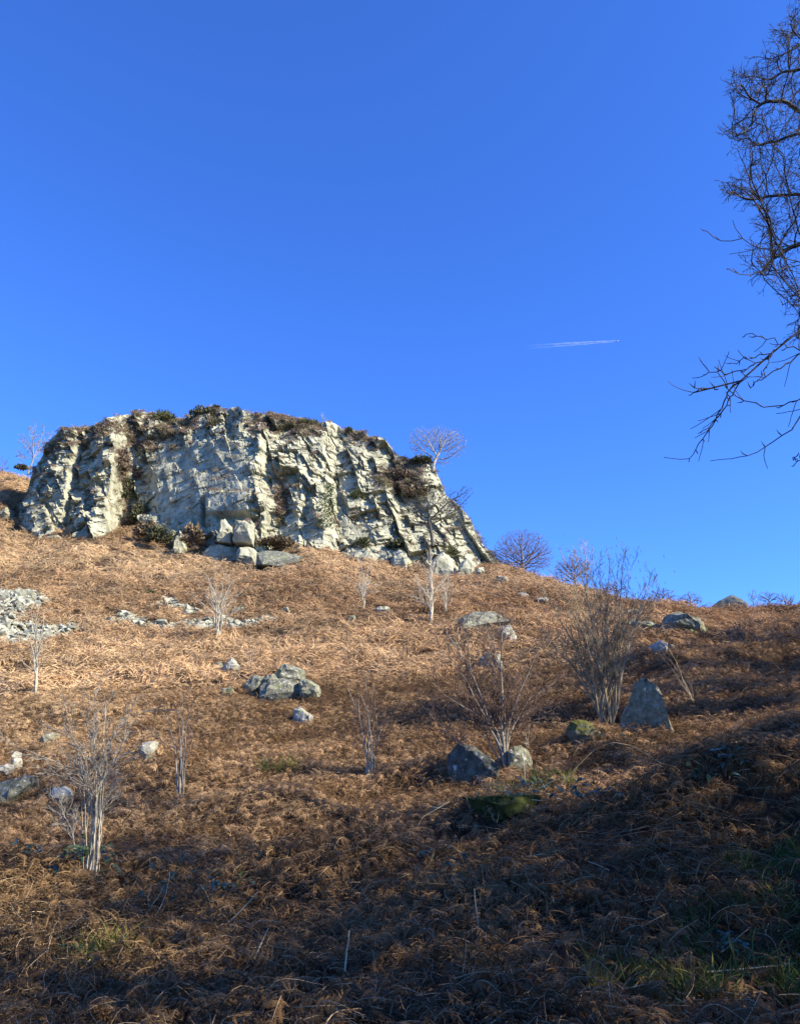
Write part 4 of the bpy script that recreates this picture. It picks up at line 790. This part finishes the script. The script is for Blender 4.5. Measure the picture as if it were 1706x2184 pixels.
ash = [([(2694,880),(2500,640),(2250,540),(1960,560),(1820,640),(1706,702),(1659,740),(1617,783),(1574,816),(1531,830),(1506,838),(1479,837)], .020), ([(1574,816),(1560,825),(1545,854),(1527,892),(1503,930),(1486,957),(1470,978)], .009), ([(1580,812),(1569,828),(1550,861),(1526,897),(1512,912),(1498,918)], .008),
  ([(1760,770),(1706,745),(1650,728),(1607,712),(1590,713)], .008), ([(1680,722),(1650,752),(1600,762),(1560,774)], .007), ([(1636,764),(1602,778),(1574,795),(1531,795),(1512,790),(1498,776)], .007), ([(1780,700),(1706,754),(1674,778),(1631,804),(1593,807),(1562,820)], .010),
  ([(1780,800),(1706,849),(1678,862),(1631,868),(1583,854),(1555,833),(1540,808),(1530,795)], .008), ([(1830,780),(1750,830),(1706,883),(1688,916),(1650,940),(1615,964),(1593,972)], .011), ([(1800,600),(1706,560),(1617,527),(1588,516),(1536,510),(1507,493)], .007), ([(1760,560),(1640,580),(1602,584),(1569,586),(1553,573)], .006), ([(1531,830),(1510,829),(1495,832),(1480,828)], .006), ([(1650,745),(1630,790),(1612,816),(1600,828)], .006), ([(1760,640),(1700,650),(1668,648)], .006), ([(1720,990),(1700,985),(1690,975)], .005)]
at_px = [(2700, 1700), (2705, 1300), (2690, 800), (2670, 300), (2690, -200), (2660, -700)]
ag = at(2700, 1700, AY); az_ = float(ground(ag[0], ag[1])); atr = resample(np.vstack([[ag[0], ag[1], az_ - .3], at([p[0] for p in at_px[1:]], [p[1] for p in at_px[1:]], AY)]), 16)
asht = thing('ash_tree', 'drooping bare ash branches with stubby buds hanging at the picture edge below the oak', 'tree', (ag[0], ag[1], az_)); ab = np.array(asht.location)
link('trunk', tubes('trunk', [(atr - ab, np.linspace(.20, .02, 16))], M['greybark'], 9), asht); tl = []; sprout(rg, atr, np.linspace(.2, .02, 16) * .4, 12, .35, 1.3, (35, 60), 3, tl, .12, .02, kids=3, rmin=.005)
for pts, r in ash:
    ln = resample(traced(pts, AY, rg.uniform(-.4, .4)), 16); ln[1:-1] += np.array([[rg.gauss(0, .006), rg.gauss(0, .02), rg.gauss(0, .006)] for _ in range(14)]); rad = np.linspace(r, max(.0045, r * .4), 16); tl.append((ln, rad))
    for k in range(3, 16, 2):                                # short bud spurs
        d = rotd(rg, ln[min(k, 15)] - ln[k - 1], math.radians(rg.uniform(25, 60))); q = np.array([ln[k], ln[k] + d * rg.uniform(.02, .05), ln[k] + d * .07 + [0, 0, .02]]); tl.append((q, [.004, .006, .002]))
        if rg.random() < .38 and r > .0065: q = path(rg, ln[k], rotd(rg, ln[k] - ln[k - 1], math.radians(38)), rg.uniform(.15, .35), .12, .06, 5); tl.append((q, np.linspace(.0045, .0032, 6)))
link('crown', tubes('crown', [(l - ab, r) for l, r in tl], M['darktwig']), asht)

# ------------------------------------------------------------------ leafy plants
M['ivyleaf'] = mat('ivy_leaf', [(0.35, (.018, .035, .012)), (0.65, (.05, .08, .025))], 4, .35, spec=.5, transl=.15)
M['gorse'] = mat('gorse_leaf', [(0.35, (.06, .062, .028)), (0.65, (.135, .13, .065))], 2.5, .8)
M['heatherleaf'] = mat('heather_leaf', [(0.35, (.11, .078, .055)), (0.65, (.23, .17, .115))], 2.5, .9)
M['broom'] = mat('broom_stem', [(0.35, (.06, .07, .025)), (0.65, (.14, .14, .055))], 2.5, .8)
M['drybush'] = mat('dry_bush', [(0.35, (.12, .085, .05)), (0.65, (.24, .175, .10))], 2.5, .9)
M['bramble'] = mat('bramble_leaf', [(0.35, (.02, .045, .02)), (0.65, (.055, .09, .04))], 8, .3, spec=.6, transl=.12)
M['deadstem'] = mat('dead_stem', [(0.35, (.13, .095, .06)), (0.65, (.27, .20, .13))], 3, .9)
M['grass'] = mat('grass_blade', [(0.35, (.04, .075, .015)), (0.65, (.11, .15, .035))], 6, .6, instancer=True, transl=.25)
M['heather'] = mat('heather_tuft', [(0.35, (.75, .72, .7)), (0.65, (1.2, 1.15, 1.1))], 3, .9, instancer=True)
def bush_mesh(name, rg, n, R, leaf, m, up=.25, spiky=False, gap=.35, seed=0):
    s = Strips(); k = 0
    while k < n:
        v = np.array([rg.gauss(0, 1), rg.gauss(0, 1), abs(rg.gauss(0, 1)) * .9]); v = unit(v) * (rg.random() ** .4)
        if vnoise(v[0] * 2.3, v[1] * 2.3, v[2] * 2.3 + seed, 5) < gap - .7 + .2 * rg.random(): k += .2; continue
        k += 1; p = v * R * (1 + .22 * float(vnoise(v[0] * 3, v[1] * 3, v[2] * 3, seed + 9))); d = unit(v + np.array([rg.gauss(0, .5), rg.gauss(0, .5), up + rg.gauss(0, .4)]))
        l = leaf * rg.uniform(.6, 1.4); wd = l * (.14 if spiky else .5); sd = unit(np.cross(d, [rg.gauss(0, 1), rg.gauss(0, 1), rg.gauss(0, 1)]))
        s.ribbon([p, p + d * l * .5, p + d * l], [wd * .5, wd, wd * .12], sd)
    return s.mesh(name, [m])
def bush(name, label, px, py, rx, ry, m, n=900, leaf=.22, spiky=False, Y=None, group=None, seed=1, cat='shrub', lift=0):
    rg = random.Random(seed)
    if Y is None:
        i = np.unravel_index(np.argmin((CRAG['PX'] - px) ** 2 + (CRAG['PY'] - py) ** 2), CRAG['PX'].shape); Y = CRAG['P'][i][1] - .35
    mp = mpp(px, py, Y); R = np.array([rx * mp, max(rx, ry) * mp * .75, ry * mp * 1.25]); c = at(px, py + ry * .6, Y)
    o = thing(name, label, cat, c, group); link('crown', bush_mesh('crown', rg, n, R, leaf, m, spiky=spiky, seed=seed * 3), o)
    st = [(path(rg, (rg.gauss(0, .08), rg.gauss(0, .05), -.25), (rg.gauss(0, .5), rg.gauss(0, .4), 1), R[2] * 1.0, .15, .05, 5), np.linspace(.03, .012, 6)) for _ in range(7)]
    link('stem', tubes('stem', st, M['twig']), o); return o
bush('broom_bush', 'green spiky broom standing on the cliff-top skyline in the dip', 352, 890, 26, 15, M['broom'], 1300, .5, True, Y=91.5, seed=1)
bush('gorse_bush', 'dark gorse mound at the summit next to the pointed rock', 437, 880, 34, 13, M['gorse'], 1500, .26, Y=89.0, seed=2)
bush('gorse_bush', 'little dark gorse knob poking above the summit mound', 461, 869, 9, 7, M['gorse'], 400, .22, Y=89.0, seed=3)
bush('gorse_bush', 'dark green gorse hanging just under the summit', 462, 905, 20, 14, M['gorse'], 1000, .26, seed=4)
bush('broom_bush', 'grey-green broom on the brow over the middle of the cliff', 655, 902, 24, 11, M['broom'], 1000, .4, True, seed=5)
bush('gorse_bush', 'tiny dark bush on the brow where the cliff starts to fall away', 744, 917, 9, 6, M['gorse'], 350, .2, seed=6)
bush('broom_bush', 'olive broom growing from a ledge halfway up the cliff', 762, 1056, 20, 13, M['broom'], 900, .38, True, seed=7)
bush('broom_bush', 'upright olive clump at the cliff foot above the squat pillar', 776, 1158, 16, 17, M['broom'], 900, .4, True, seed=8)
bush('gorse_bush', 'dark green bush on the bushy ledge of the lower cliff', 852, 1160, 26, 13, M['gorse'], 1100, .28, seed=9)
bush('gorse_bush', 'rounded dark bush tucked under the cliff-top tree', 898, 979, 24, 12, M['gorse'], 1300, .22, seed=10)
bush('broom_bush', 'dull green sprawling bush low on the sunny cliff end', 955, 1176, 22, 14, M['broom'], 900, .36, True, seed=11)
bush('gorse_bush', 'green gorse among brown growth at the foot of the main slab', 338, 1138, 26, 26, M['gorse'], 1700, .28, Y=77.6, seed=12)
bush('dry_bush', 'rusty brown bush beside the striped fin of rock', 410, 1140, 24, 30, M['drybush'], 1500, .3, Y=75.8, seed=13)
bush('dry_bush', 'brown shrub crowding the gully mouth', 312, 1128, 24, 24, M['drybush'], 1300, .3, Y=79.3, seed=14)
bush('dry_bush', 'straw-brown scrub between the fallen slab and the cliff', 590, 1156, 40, 9, M['drybush'], 1300, .3, Y=74.8, seed=15)
bush('gorse_bush', 'olive scrub above the overhanging pale block', 30, 1138, 24, 9, M['gorse'], 800, .26, Y=84.2, seed=16)
bush('dry_bush', 'heathery scrub between the pale blocks at the shadowed cliff end', 80, 1146, 20, 9, M['heatherleaf'], 700, .26, Y=83, seed=17)
bush('gorse_bush', 'small dark bush on the shaded hillside beyond the cliff', 46, 996, 13, 7, M['gorse'], 600, .24, Y=97, seed=18)
bush('heather_bush', 'tall brown heather filling the gully between buttress and slab', 258, 978, 16, 34, M['heatherleaf'], 1500, .3, seed=19)
bush('heather_bush', 'dark heather lower in the same gully', 272, 1045, 14, 36, M['gorse'], 1300, .28, seed=20)
bush('gorse_bush', 'added dark gorse darkening the low gully against the main slab', 300, 1092, 18, 30, M['gorse'], 1300, .28, seed=27)  # added so the lit recess reads as dark as a shaded one
bush('dry_bush', 'added brown scrub darkening the bottom of the gully beside the second buttress', 276, 1108, 14, 18, M['drybush'], 800, .28, seed=28)  # also added to fill the gully that came out too light
bush('heather_bush', 'brown heather bank spread across the falling end of the cliff', 850, 1012, 38, 14, M['heatherleaf'], 1600, .28, seed=21)
bush('heather_bush', 'thin brown heather beside the dark gnarled tree', 888, 1045, 28, 16, M['drybush'], 800, .28, seed=22)
bush('heather_bush', 'small heather tuft on the ledge above the main slab', 296, 1012, 13, 8, M['heatherleaf'], 500, .24, seed=23)
bush('heather_clump', 'dark heather clump in the tan bracken above the stone strip', 312, 1266, 18, 8, M['gorse'], 700, .2, Y=gpix(312, 1270)[1], seed=24)
bush('heather_clump', 'dark straggly clump in the upper bracken below the gully', 335, 1238, 26, 9, M['drybush'], 600, .24, Y=gpix(335, 1242)[1], seed=25)
bush('heather_clump', 'green tussock at the foot of the broad branching birch', 474, 1362, 13, 4, M['broom'], 400, .14, True, Y=gpix(474, 1364)[1], seed=26)
iv = []
rg = random.Random(77); s = Strips()
for k in range(900):
    t = rg.random(); px = 704 + rg.gauss(0, 6 + 8 * t) - 8 * t; py = 1030 + 100 * t + rg.gauss(0, 3); i = np.unravel_index(np.argmin((CRAG['PX'] - px) ** 2 + (CRAG['PY'] - py) ** 2), CRAG['PX'].shape)
    p = CRAG['P'][i] + [rg.gauss(0, .05), -.12 - rg.random() * .15, rg.gauss(0, .05)]; d = unit([rg.gauss(0, .5), -.6, -.6]); l = rg.uniform(.12, .24); s.ribbon([p, p + d * l * .5, p + d * l], [l * .4, l * .9, .02], unit(np.cross(d, [rg.gauss(0, .4), rg.gauss(0, .4), 1])))
io = link('ivy_curtain', s.mesh('ivy_curtain', [M['ivyleaf']])); tag(io, 'strip of green ivy running down the crack in the middle of the cliff', 'ivy')
# heather spread over the brow, the gully and the cliff top
rg = random.Random(33); lib('heather_tuft', [tuft(rg, 60, .5, (.18, .42), (.02, .05), [M['heather'], M['heather']], curl=.8, flat=.3, stalks=0, up=.5) for _ in range(4)])
CP3, CPX, CPY, CV = CRAG['P'], CRAG['PX'], CRAG['PY'], CRAG['V']
hm = np.interp(CPX, [60, 110, 205, 240, 330, 470, 497, 512, 530, 560, 640, 700, 760, 830, 900, 930], [.3, .6, .75, 1.0, 1, .9, .3, 0, .8, .95, .9, .45, .35, .3, .5, .1]) * np.clip((CV - np.interp(CPX, [60, 205, 250, 330, 470, 540, 640, 720, 900], [.86, .82, .66, .72, .84, .86, .86, .9, .9])) / .06, 0, 1)
hm = np.maximum(hm, np.clip(1 - ((CPX - 268) / 24) ** 2, 0, 1) * ((CPY > 930) & (CPY < 1130)) * .8)
hm = np.maximum(hm, np.clip(1 - ((CPX - 850) / 70) ** 2 - ((CPY - 1020) / 36) ** 2, 0, 1) * .9)
hm = np.maximum(hm, .75 * (((CPX - 600) / 12) ** 2 + ((CPY - 1060) / 60) ** 2 < 1)); hm = np.maximum(hm, .5 * (((CPX - 385) / 50) ** 2 + ((CPY - 1150) / 22) ** 2 < 1))
gx_ = np.gradient(CP3[..., 1], axis=0) / (np.abs(np.gradient(CP3[..., 2], axis=0)) + .02); hm = np.maximum(hm, .30 * (gx_ > 1.3) * (CV > .15))
hm *= np.clip(.55 + 1.3 * fbm(CP3[..., 0] / 1.6, CP3[..., 2] / 1.3, 0, 55, 3), 0, 1.3)
pk = rng.random(hm.shape) < hm * .11; q = CP3[pk]
top_ = ALLP[NR + 2:]; pt = rng.random(top_.shape[:2]) < .16; q = np.vstack([q, top_[pt]])
nq = np.tile([0, -.45, .9], (len(q), 1)); tn = np.where(rng.random((len(q), 1)) < .3, [[.30, .235, .14]], np.where(rng.random((len(q), 1)) < .25, [[.16, .155, .08]], [[.24, .175, .135]])) * rng.uniform(.6, 1.3, (len(q), 1))
scatter('heather', 'heather_tuft', q + [0, -.10, -.02], eulers(nq, rng.uniform(0, 6.3, len(q)), .25, rng), rng.uniform(.5, 1.15, len(q)), rng.integers(0, 4, len(q)), tn)
# grass in the thin spots
lib('grass_tuft', [tuft(rg, 26, .10, (.12, .32), (.005, .010), [M['grass'], M['grass']], curl=.9, flat=.0, stalks=0, up=.9) for _ in range(4)])
gp = []
for i, (cx, cy, rx_, ry_) in enumerate(GREEN[:7]):
    for _ in range(int((34 if i < 3 else 30) * rx_ * ry_) + 12):
        a, r = rg.uniform(0, 6.28), math.sqrt(rg.random()); gp.append((cx + rx_ * r * math.cos(a), cy + ry_ * r * math.sin(a)))
gp = np.array(gp); gz = ground(gp[:, 0], gp[:, 1]) + .02
scatter('grass', 'grass_tuft', np.column_stack([gp, gz]), eulers(slope_frames(gp[:, 0], gp[:, 1]), rng.uniform(0, 6.3, len(gp)), .2, rng), rng.uniform(.6, 1.4, len(gp)), rng.integers(0, 4, len(gp)), np.where(rng.random((len(gp), 1)) < .35, [[2.6, 1.7, 1.6]], [[.8, .8, .8]]) * rng.uniform(.6, 1.2, (len(gp), 1)))
# brambles: arching canes with leaflets
def bramble(label, px, py, n, spread, leaf, hgt, seed, canes=4, m=None):
    rg = random.Random(seed); g = gpix(px, py); o = thing('bramble', label, 'bramble', g, None); cl = []; s = Strips()
    for c in range(canes):
        a = rg.uniform(0, 6.28); p = path(rg, (0, 0, 0), (math.cos(a) * .6, math.sin(a) * .6, 1), spread * 1.6, .12, -.16, 9); p[:, 2] *= hgt / max(.05, p[:, 2].max()); p[:, 2] = np.maximum(p[:, 2], .05); cl.append((p, np.linspace(.006, .003, 10)))
    for k in range(n):
        ln = cl[rg.randrange(canes)][0]; b = ln[rg.randrange(2, 10)] + [rg.gauss(0, spread * .22), rg.gauss(0, spread * .18), rg.gauss(.05, hgt * .2)]; b[2] = max(b[2], .12)
        for j in range(3):
            d = unit([rg.gauss(0, 1), rg.gauss(-.3, .8), rg.gauss(-.1, .45)]); l = leaf * rg.uniform(.7, 1.2); sd = unit(np.cross(d, [rg.gauss(0, .35), rg.gauss(-.4, .3), 1]))
            s.ribbon([b, b + d * l * .3, b + d * l * .65 + [0, 0, -.1 * l], b + d * l + [0, 0, -.3 * l]], [l * .15, l * .62, l * .5, .004], sd)
    link('stem', tubes('stem', cl, M['twig']), o); link('foliage', s.mesh('foliage', [m or M['bramble']]), o); return o
bramble('glossy green bramble at the foot of the tall sunlit birch clump', 118, 1872, 34, .55, .10, .35, 1)
bramble('dark green bramble trailing over the shaded bank under the standing stone', 1490, 1668, 30, .7, .10, .4, 2)
bramble('bramble with pale-backed leaves on top of the mossy tangle', 1240, 1745, 20, .55, .09, .4, 3)
bramble('few bramble leaves in front of the standing stone', 1374, 1562, 14, .35, .085, .4, 4)
bramble('dark bramble leaves beside the mossy tangle', 1168, 1722, 22, .5, .10, .35, 5)
bramble('lone dark bramble sprig in the shaded bracken', 952, 1868, 10, .25, .08, .25, 6)
bramble('bramble sprawling in the hollow with broken stalks', 440, 1945, 26, .6, .075, .35, 7, 5)
bramble('little green seedling with toothed leaves among the grass', 1580, 2065, 9, .2, .07, .2, 8, 3, M['grass'] if False else M['bramble'])
bramble('green fern-like sprig in the shaded dead bracken', 215, 2065, 16, .25, .05, .16, 9, 4)
bramble('leafy bramble straggling in the shade of the bank', 1330, 1600, 18, .6, .07, .35, 10)
ct = [(traced([(1165,1712),(1190,1680),(1225,1640),(1265,1600),(1305,1583),(1345,1590),(1390,1615),(1432,1645)], 14.6, -.6), np.linspace(.011, .006, 8))]
g = gpix(1165, 1715); arch = thing('bramble_cane', 'single long bramble cane arching over the dark bank', 'bramble', g); link('stem', tubes('stem', [(resample(l, 24) - np.array(g), np.linspace(.011, .006, 24)) for l, r in ct], M['hazelbark']), arch)
# moss cushion under a tangle of pale stems, and the heap of dead stalks on the bank
g = gpix(1080, 1722); mm = hull([(rg.gauss(0, 1) * .26, rg.gauss(0, 1) * .22, rg.uniform(-.25, .20)) for _ in range(40)]); finish_rock(mm, 5, .9, 3, .06); mo = to_obj('moss_cushion', mm, mat('moss', [(0.35, (.02, .028, .008)), (0.65, (.065, .075, .018))], 9, 1, .04, 30), g); tag(mo, 'dark mossy mound under a tangle of pale bare stems', 'moss')
def tangle(name, label, px, py, n, sx, sy, sz, L, r, m, seed, flat=.3, az0=0.0, azs=3.0, cat='dead stems'):
    rg = random.Random(seed); g = gpix(px, py); T = []
    for k in range(n):
        x, y = rg.gauss(0, sx), rg.gauss(0, sy); z = float(ground(g[0] + x, g[1] + y)) - g[2]; a = rg.gauss(az0, azs); T.append((path(rg, (x, y, z + rg.uniform(.0, sz)), (math.cos(a), math.sin(a), rg.gauss(.1, flat)), L * rg.uniform(.5, 1.2), .14, -.03, 7), np.linspace(r, r * .5, 8) * rg.uniform(.6, 1.1)))
    o = link(name, tubes(name, T, m), loc=g); return tag(o, label, cat, kind='stuff' if n > 30 else None)
tangle('stem_tangle', 'tangle of thin pale bare stems over the mossy mound', 1080, 1712, 34, .5, .25, .35, .8, .007, M['birch'], 1, .4)
tangle('stalk_heap', 'heap of dead bracken stalks lying along the dark bank', 1440, 1790, 90, 1.3, .6, .3, 1.0, .005, M['deadstem'], 2, .15, .15, .5)
tangle('stalk_heap', 'fallen pale bracken stalks crossing the shaded end of the bank', 1620, 1775, 45, .9, .5, .3, .9, .005, M['deadstem'], 3, .15, .3, .5)
tangle('stalk_heap', 'bunch of broken upright pale stalks in the shaded hollow', 308, 1975, 12, .12, .08, .05, .6, .008, M['stalk'], 4, .9, 1.5, 1.2)
for i, (px, py, L, a, e, lb) in enumerate(((1022, 2010, .38, 1.7, 1.2, 'straight upright broken bracken stalk in the dark bracken'), (735, 2110, .34, 1.3, 1.1, 'thick pale snapped stalk near the bottom of the slope'), (1510, 2110, .9, .2, .05, 'long straw stalk lying flat among the grass'), (1300, 1880, .35, 2.4, .2, 'short pale stalk lying below the stalk heap'), (1540, 2065, .7, .7, .15, 'bent pale stalk slanting through the grass'), (540, 2080, .3, 1.0, .9, 'short leaning stalk beside the fern-like sprig'), (1270, 2160, .6, .1, .05, 'pale stalk lying at the lower edge beneath the snapped one'), (480, 2000, .5, .6, .6, 'leaning stalk stump by the shaded hollow bramble'), (1120, 1850, .5, -.6, .2, 'stalk lying below the mossy mound'))):
    rg = random.Random(300 + i); g = gpix(px, py); p = path(rg, (0, 0, .05), (math.cos(a) * math.cos(e), math.sin(a) * math.cos(e), math.sin(e)), L, .05, 0, 6); o = link('bracken_stalk', tubes('bracken_stalk', [(p + [0, 0, .08], np.linspace(.010, .005, 7))], M['stalk']), loc=g); tag(o, lb, 'stalk')

# ------------------------------------------------------------------ the wood beside the slope: it stands off to the sunny side and throws the shade
def wood_tree(rg, H, R, leaves, leaf):
    T = [(path(rg, (0, 0, -.3), (rg.gauss(0, .05), rg.gauss(0, .05), 1), H * .85, .05, .1, 10), np.linspace(.28, .06, 11))]; B = []
    sprout(rg, T[0][0], T[0][1], 16, .2, R * 1.1, (40, 75), 3, B, .14, .05, kids=4, rmin=.012)
    s = Strips()
    for k in range(leaves):
        t = rg.random() ** .8; h = H * (.12 + .88 * t); rr = R * (1 - .55 * t) * math.sqrt(rg.random()); a = rg.uniform(0, 6.28); p = np.array([rr * math.cos(a), rr * math.sin(a), h])
        if vnoise(p[0] / 1.5, p[1] / 1.5, p[2] / 1.5, 3) < -.12: continue
        d = unit([rg.gauss(0, 1), rg.gauss(0, 1), rg.gauss(-.2, .6)]); l = leaf * rg.uniform(.6, 1.3); s.ribbon([p, p + d * l * .5, p + d * l], [l * .3, l * .8, .02], unit(np.cross(d, [rg.gauss(0, 1), rg.gauss(0, 1), rg.gauss(0, 1)])))
    return tubes('trunk', T, M['oakbark'], 7), tubes('crown', B, M['darktwig']), s.mesh('foliage', [M['ivyleaf']])
WM = [wood_tree(random.Random(800 + i), 12, 2.8, 5200, .17) for i in range(3)]
rg = random.Random(64); WOOD = []; ex_, ey_ = math.sin(SUN_AZ), math.cos(SUN_AZ)
EDGE = [(-9, 6), (-4.2, 7.8), (-2.6, 12.4), (-2.2, 16.5), (2.2, 23.0), (10.2, 35), (15, 41), (24, 47)]    # where the shade ends on the slope
for tries in range(6000):
    x, y = rg.uniform(6, 46), rg.uniform(-16, 44)
    if x < .62 * y + 9.5 or x < 8.2 + .1 * abs(y): continue
    if any((x - a) ** 2 + (y - b) ** 2 < (2.7 if y < 4 else 3.5) ** 2 for a, b, _ in WOOD): continue
    sc = rg.uniform(.85, 1.15); Ls = 12 * sc / math.tan(SUN_EL)                 # its shadow must end short of the sunny part
    sunny = [(-5.3, 12.4, 1.9), (2.2, 17.0, 2.0), (5.1, 19.6, 2.2)]       # the birches and the hazel stand in the sun
    if any(abs(-(x - a) * ey_ + (y - b) * ex_) < q and Ls > (x - a) * ex_ + (y - b) * ey_ - 3.5 for a, b, q in sunny): continue
    d = [(-(x - a) * ey_ + (y - b) * ex_, (x - a) * ex_ + (y - b) * ey_) for a, b in EDGE[::-1]]; off = [q[0] for q in d]
    if not (min(off) < 0 < max(off)):
        if y < 0: WOOD.append((x, y, sc))
        continue
    need = float(np.interp(0, off, [q[1] for q in d]))
    if need + 3.0 > Ls > need - 9 or (Ls <= need - 9 and rg.random() < .25): WOOD.append((x, y, sc))
for i, (x, y, sc) in enumerate(WOOD):
    o = thing('wood_tree', 'ivy-clad tree of the wood edge on the sunny side of the slope', 'tree', (x, y, float(ground(x, y))), 'trees of the wood edge'); o.scale = (sc, sc, sc); o.rotation_euler = (0, 0, i * 1.7)
    for nm, me in zip(('trunk', 'crown', 'foliage'), WM[i % 3]): link(nm, me, o)

# ------------------------------------------------------------------ airliner and its condensation trail, far up in the sky
AD = 9000.0; p0, p1 = at(1318, 727, AD), at(1112, 741, AD); ax = unit(p1 - p0); TL = float(np.linalg.norm(p1 - p0)); mp = mpp(1318, 727, AD)
mw = mat('white_paint', [(.4, (.75, .76, .78)), (.6, (.82, .82, .82))], .02, .4)
side = unit(np.cross(ax, unit(p0 - np.array([0, 0, CAMZ])))); 
plane = thing('airliner', 'tiny white airliner at the head of the vapour trail', 'aeroplane', p0)
fz = 52.0; link('fuselage', tubes('fuselage', [(np.array([ax * t * fz for t in (-.12, -.10, -.05, .2, .6, .85, 1.0)]), [.2, 2, 3.4, 3.4, 3.4, 2, .4])], mw, 10), plane)
wn = unit(np.cross(ax, [0, 0, 1])); up_ = unit(np.cross(wn, ax)); up_ = up_ if up_[2] > 0 else -up_
def slabm(pts, t): 
    a = np.array(pts); V = np.vstack([a + up_ * t, a - up_ * t]); n = len(a); return mesh('wing', V, [tuple(range(n)), tuple(range(2 * n - 1, n - 1, -1))] + [(i, (i + 1) % n, (i + 1) % n + n, i + n) for i in range(n)], mw)
for sg in (-1, 1):
    link('wing', slabm([ax * .30 * fz, ax * .50 * fz, ax * .62 * fz + wn * sg * 27, ax * .57 * fz + wn * sg * 27], .5), plane)
    link('tailplane', slabm([ax * .88 * fz, ax * .98 * fz, ax * 1.02 * fz + wn * sg * 9, ax * .97 * fz + wn * sg * 9], .3), plane)
fin = np.array([ax * .82 * fz, ax * .97 * fz, ax * 1.02 * fz + up_ * 10, ax * .95 * fz + up_ * 10]); V = np.vstack([fin + wn * .3, fin - wn * .3]); link('tail_fin', mesh('tail_fin', V, [(0, 1, 2, 3), (7, 6, 5, 4)] + [(i, (i + 1) % 4, (i + 1) % 4 + 4, i + 4) for i in range(4)], mw), plane)
vm = bpy.data.materials.new('vapour'); vm.use_nodes = True; n = vm.node_tree; n.nodes.clear(); L = n.links.new
out = n.nodes.new("ShaderNodeOutputMaterial"); vs = n.nodes.new("ShaderNodeVolumeScatter"); tc = n.nodes.new("ShaderNodeTexCoord"); dt = n.nodes.new("ShaderNodeVectorMath"); dt.operation = 'DOT_PRODUCT'; dt.inputs[1].default_value = tuple(ax / TL)
vs.inputs['Color'].default_value = (1, 1, 1, 1); cr = n.nodes.new("ShaderNodeValToRGB"); el = cr.color_ramp.elements; el[0].position = .0; el[0].color = (.3, .3, .3, 1); el[1].position = 1.0; el[1].color = (0, 0, 0, 1)
for p_, v_ in ((.06, .75), (.35, .32), (.7, .05)): q_ = el.new(p_); q_.color = (v_, v_, v_, 1)
ml = n.nodes.new("ShaderNodeMath"); ml.operation = 'MULTIPLY'; ml.inputs[1].default_value = .05
L(tc.outputs['Object'], dt.inputs[0]); L(dt.outputs['Value'], cr.inputs[0]); L(cr.outputs[0], ml.inputs[0]); L(ml.outputs[0], vs.inputs['Density']); L(vs.outputs[0], out.inputs['Volume'])
trail = thing('vapour_trail', 'short white vapour trail drawn across the blue sky', 'contrail', p0)
for sg, dk in ((-1, .5), (1, .8)):
    t = np.linspace(0, 1, 60); c = ax[None] * (t * TL + fz * 1.1)[:, None] + side[None] * (sg * (9 + 16 * t))[:, None] * .8; c = c + np.stack([0 * t, 0 * t, 3 * vnoise(t * 40, sg * 3.0, 0, 3)], -1); r = 4 + 12 * t ** .7 + 2 * vnoise(t * 30, sg * 7.0, 0, 5)
    me = tubes('streak', [(np.vstack([c[:1] - ax * .5, c, c[-1:] + ax * .5]), np.concatenate([[.02], r, [.02]]))], vm, 12)
    link('streak', me, trail)
